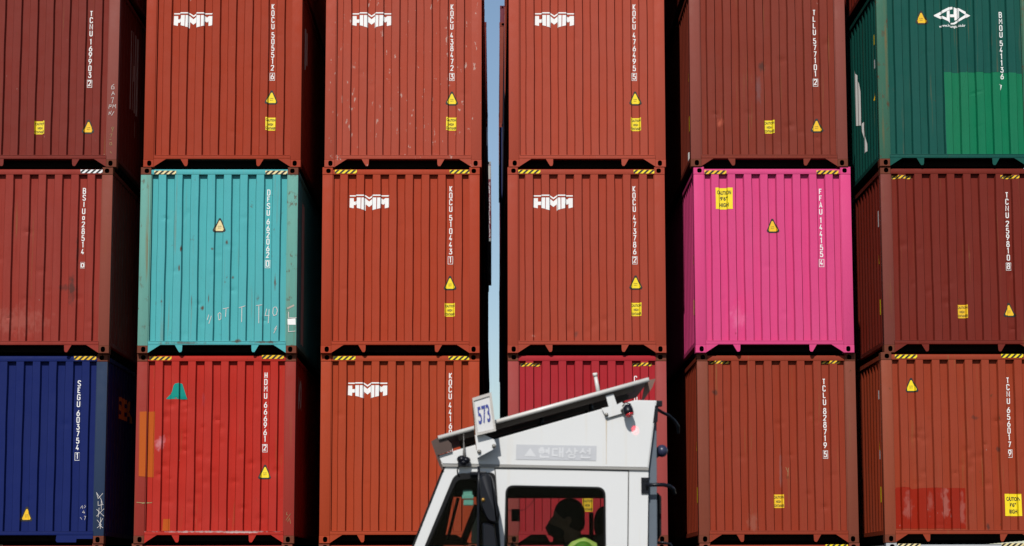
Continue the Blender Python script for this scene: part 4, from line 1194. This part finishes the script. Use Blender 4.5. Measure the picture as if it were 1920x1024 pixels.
tube(bm, [(c1(a_, b_)[0], YT+.1, c1(a_, b_)[1]) for a_, b_ in q], .007, 8); tpart('air_hose', bm, BLK)

# chassis, mudguards and wheels, below the picture
bm = bmesh.new(); x0 = xf_-.35; x1 = xr_+2.6
for yy in (YT+.35, YT+1.25): box(bm, x0, x1, yy, yy+.09, .75, 1.0)
box(bm, x0-.1, x0, YT-.1, YT+2.3, .45, 1.0); box(bm, xf_, xr_, YT+.0, YFAR, .7, zb-.005); box(bm, xr_+1.2, xr_+2.1, YT+.35, YT+1.5, 1.01, 1.12)
tpart('chassis', bm, GREY)
for wx in (xf_+.55, xr_+1.55):
    for wy in (YT+.0, YT+1.75):
        bm = bmesh.new()
        prof = [(.30, .02), (.48, .0), (.51, .04), (.51, .24), (.48, .28), (.30, .26)]
        rings = []
        for r_, dy in prof: rings.append([bm.verts.new((wx+r_*cos(2*pi*k/32), wy+dy, .51+r_*sin(2*pi*k/32))) for k in range(32)])
        for A_, B_ in zip(rings, rings[1:]+rings[:1]):
            for k in range(32): bm.faces.new((A_[k], A_[(k+1) % 32], B_[(k+1) % 32], B_[k]))
        bmesh.ops.recalc_face_normals(bm, faces=bm.faces[:])
        wl = tpart('wheel', bm, RUB)
        bm = bmesh.new(); tube(bm, [(wx, wy+.06, .51), (wx, wy+.22, .51)], .295, 24); tube(bm, [(wx, wy+.02, .51), (wx, wy+.06, .51)], .11, 16); tpart('rim', bm, TW, wl)

# ------------------------------------------------------------------ the driver
hx, hz = pp(1062, 973, YP)                      # centre of the head
seat_z = b0[1]-.36
person = new_empty('person', (hx, YP, seat_z), 'driver in a green reflective vest sitting in dark silhouette behind the cab window', 'person')
SK = simple('skin', (.20, .11, .075), .7, spec=.1); HAIR = simple('hair_black', (.006, .005, .005), .8, spec=.05); CLO = simple('dark_jacket', (.012, .012, .015), .9, spec=.05)
VEST = simple('reflective_green', (.20, .48, .04), .6, var=.08); MASK = simple('mask_dark', (.010, .010, .011), .9, spec=.05); TAPE = simple('reflective_tape', (.85, 1.0, .22), .5)
def remesh(o, vox):
    m = o.modifiers.new('remesh', 'REMESH'); m.mode = 'VOXEL'; m.voxel_size = vox; m.use_smooth_shade = True
    s = o.modifiers.new('smooth', 'SMOOTH'); s.factor = .5; s.iterations = 3
def ppart(name, bm, mat, vox=None, parent=None):
    me = mesh_of(bm, name); me.transform(Matrix.Translation(-Vector(person.location)))
    o = link(name, me, mat, parent or person)
    if vox: remesh(o, vox)
    return o
def P3(dx, dy, dz): return (hx+dx, YP+dy, hz+dz)
bm = bmesh.new()
ellipsoid(bm, P3(.012, 0, .022), (.098, .076, .100), 28)          # skull
ellipsoid(bm, P3(-.035, 0, -.045), (.062, .056, .078), 24)        # face and jaw
tube(bm, [P3(-.090, 0, .010), P3(-.112, 0, -.030), P3(-.092, 0, -.042)], [.008, .014, .010], 10)   # nose
ellipsoid(bm, P3(-.082, 0, -.068), (.018, .026, .012), 14); ellipsoid(bm, P3(-.070, 0, -.105), (.026, .030, .020), 14)
for s in (-1, 1):
    ellipsoid(bm, P3(.012, s*.076, -.012), (.018, .010, .030), 12)  # ears
    ellipsoid(bm, P3(-.080, s*.032, .012), (.014, .016, .010), 12)  # brow and eyes
tube(bm, [P3(.028, 0, -.06), P3(.045, 0, -.13), P3(.062, 0, -.19)], [.058, .058, .070], 16)  # neck
ellipsoid(bm, P3(.085, 0, -.30), (.115, .17, .13), 24)
ellipsoid(bm, P3(.10, 0, -.47), (.115, .16, .17), 24); ellipsoid(bm, P3(.10, 0, -.66), (.13, .17, .13), 24)
for s in (-1, 1):
    tube(bm, [P3(.075, s*.12, -.19), P3(.075, s*.19, -.235), P3(.03, s*.225, -.37), P3(-.02, s*.23, -.49)], [.055, .062, .052, .045], 14)
    tube(bm, [P3(-.02, s*.23, -.49), P3(-.16, s*.21, -.47), P3(-.26, s*.19, -.42)], [.045, .038, .029], 12)
    ellipsoid(bm, P3(-.31, s*.185, -.40), (.05, .022, .035), 14)
    for k in range(4):
        z0 = -.375-.018*k; l = (.062, .072, .068, .052)[k]
        tube(bm, [P3(-.335, s*.185, z0), P3(-.335-l*.6, s*.185, z0-.002), P3(-.335-l*.75, s*.165, z0-.012), P3(-.335-l*.45, s*.150, z0-.018)], [.0095, .009, .0085, .0075], 8)
    tube(bm, [P3(-.30, s*.185, -.37), P3(-.325, s*.165, -.352), P3(-.355, s*.150, -.352)], [.011, .010, .009], 8)
    tube(bm, [P3(.06, s*.10, -.70), P3(-.20, s*.13, -.68), P3(-.36, s*.14, -.66)], [.085, .075, .060], 14)
    tube(bm, [P3(-.36, s*.14, -.66), P3(-.40, s*.14, -.85), P3(-.42, s*.14, -1.04)], [.060, .052, .038], 12)
    tube(bm, [P3(-.39, s*.14, -1.07), P3(-.47, s*.14, -1.08), P3(-.56, s*.15, -1.09)], [.042, .040, .03], 12)
body = ppart('body', bm, SK, .006)
bm = bmesh.new(); ellipsoid(bm, P3(.020, 0, .034), (.102, .082, .102), 28); ellipsoid(bm, P3(.055, 0, -.02), (.068, .074, .075), 24)
bm2 = bm; ppart('hair', bm, HAIR, .006, body)
bm = bmesh.new(); ellipsoid(bm, P3(-.055, 0, -.078), (.062, .060, .050), 24); tube(bm, [P3(-.10, 0, -.035), P3(-.118, 0, -.055), P3(-.098, 0, -.10)], [.02, .022, .02], 12); ppart('face_mask', bm, MASK, .005, body)
bm = bmesh.new()
ellipsoid(bm, P3(.085, 0, -.30), (.125, .182, .138), 24); ellipsoid(bm, P3(.10, 0, -.47), (.125, .17, .18), 24); ellipsoid(bm, P3(.10, 0, -.66), (.14, .18, .14), 24)
tube(bm, [P3(.048, 0, -.135), P3(.066, 0, -.20)], [.070, .085], 18)
for s in (-1, 1):
    tube(bm, [P3(.075, s*.12, -.20), P3(.075, s*.19, -.24), P3(.03, s*.225, -.37), P3(-.02, s*.23, -.49)], [.064, .070, .060, .053], 14)
    tube(bm, [P3(-.02, s*.23, -.49), P3(-.16, s*.21, -.47), P3(-.24, s*.193, -.428)], [.053, .046, .038], 12)
    tube(bm, [P3(.06, s*.10, -.70), P3(-.20, s*.13, -.68), P3(-.36, s*.14, -.66)], [.095, .085, .070], 14); tube(bm, [P3(-.36, s*.14, -.66), P3(-.40, s*.14, -.85), P3(-.42, s*.14, -1.02)], [.070, .062, .048], 12)
    tube(bm, [P3(-.39, s*.14, -1.075), P3(-.47, s*.14, -1.085), P3(-.565, s*.15, -1.095)], [.05, .047, .037], 12)
ppart('work_clothes', bm, CLO, .008, body)
bm = bmesh.new()
ellipsoid(bm, P3(.088, 0, -.315), (.134, .190, .135), 28); ellipsoid(bm, P3(.10, 0, -.48), (.134, .18, .19), 24)
for s in (-1, 1): tube(bm, [P3(.08, s*.105, -.17), P3(.10, s*.155, -.205), P3(.10, s*.185, -.25)], [.055, .074, .080], 16)
vs_ = ppart('safety_vest', bm, VEST, .008, body)
bm = bmesh.new()
pts_ = [P3(-.045, -.16, -.33), P3(-.010, -.165, -.24), P3(.045, -.165, -.172), P3(.11, -.165, -.150), P3(.18, -.16, -.185), P3(.225, -.15, -.29)]
for a_, b_ in zip(pts_, pts_[1:]): pass
tube(bm, pts_, [.03, .032, .03, .03, .032, .03], 10); ppart('reflective_band', bm, TAPE, .008, vs_)
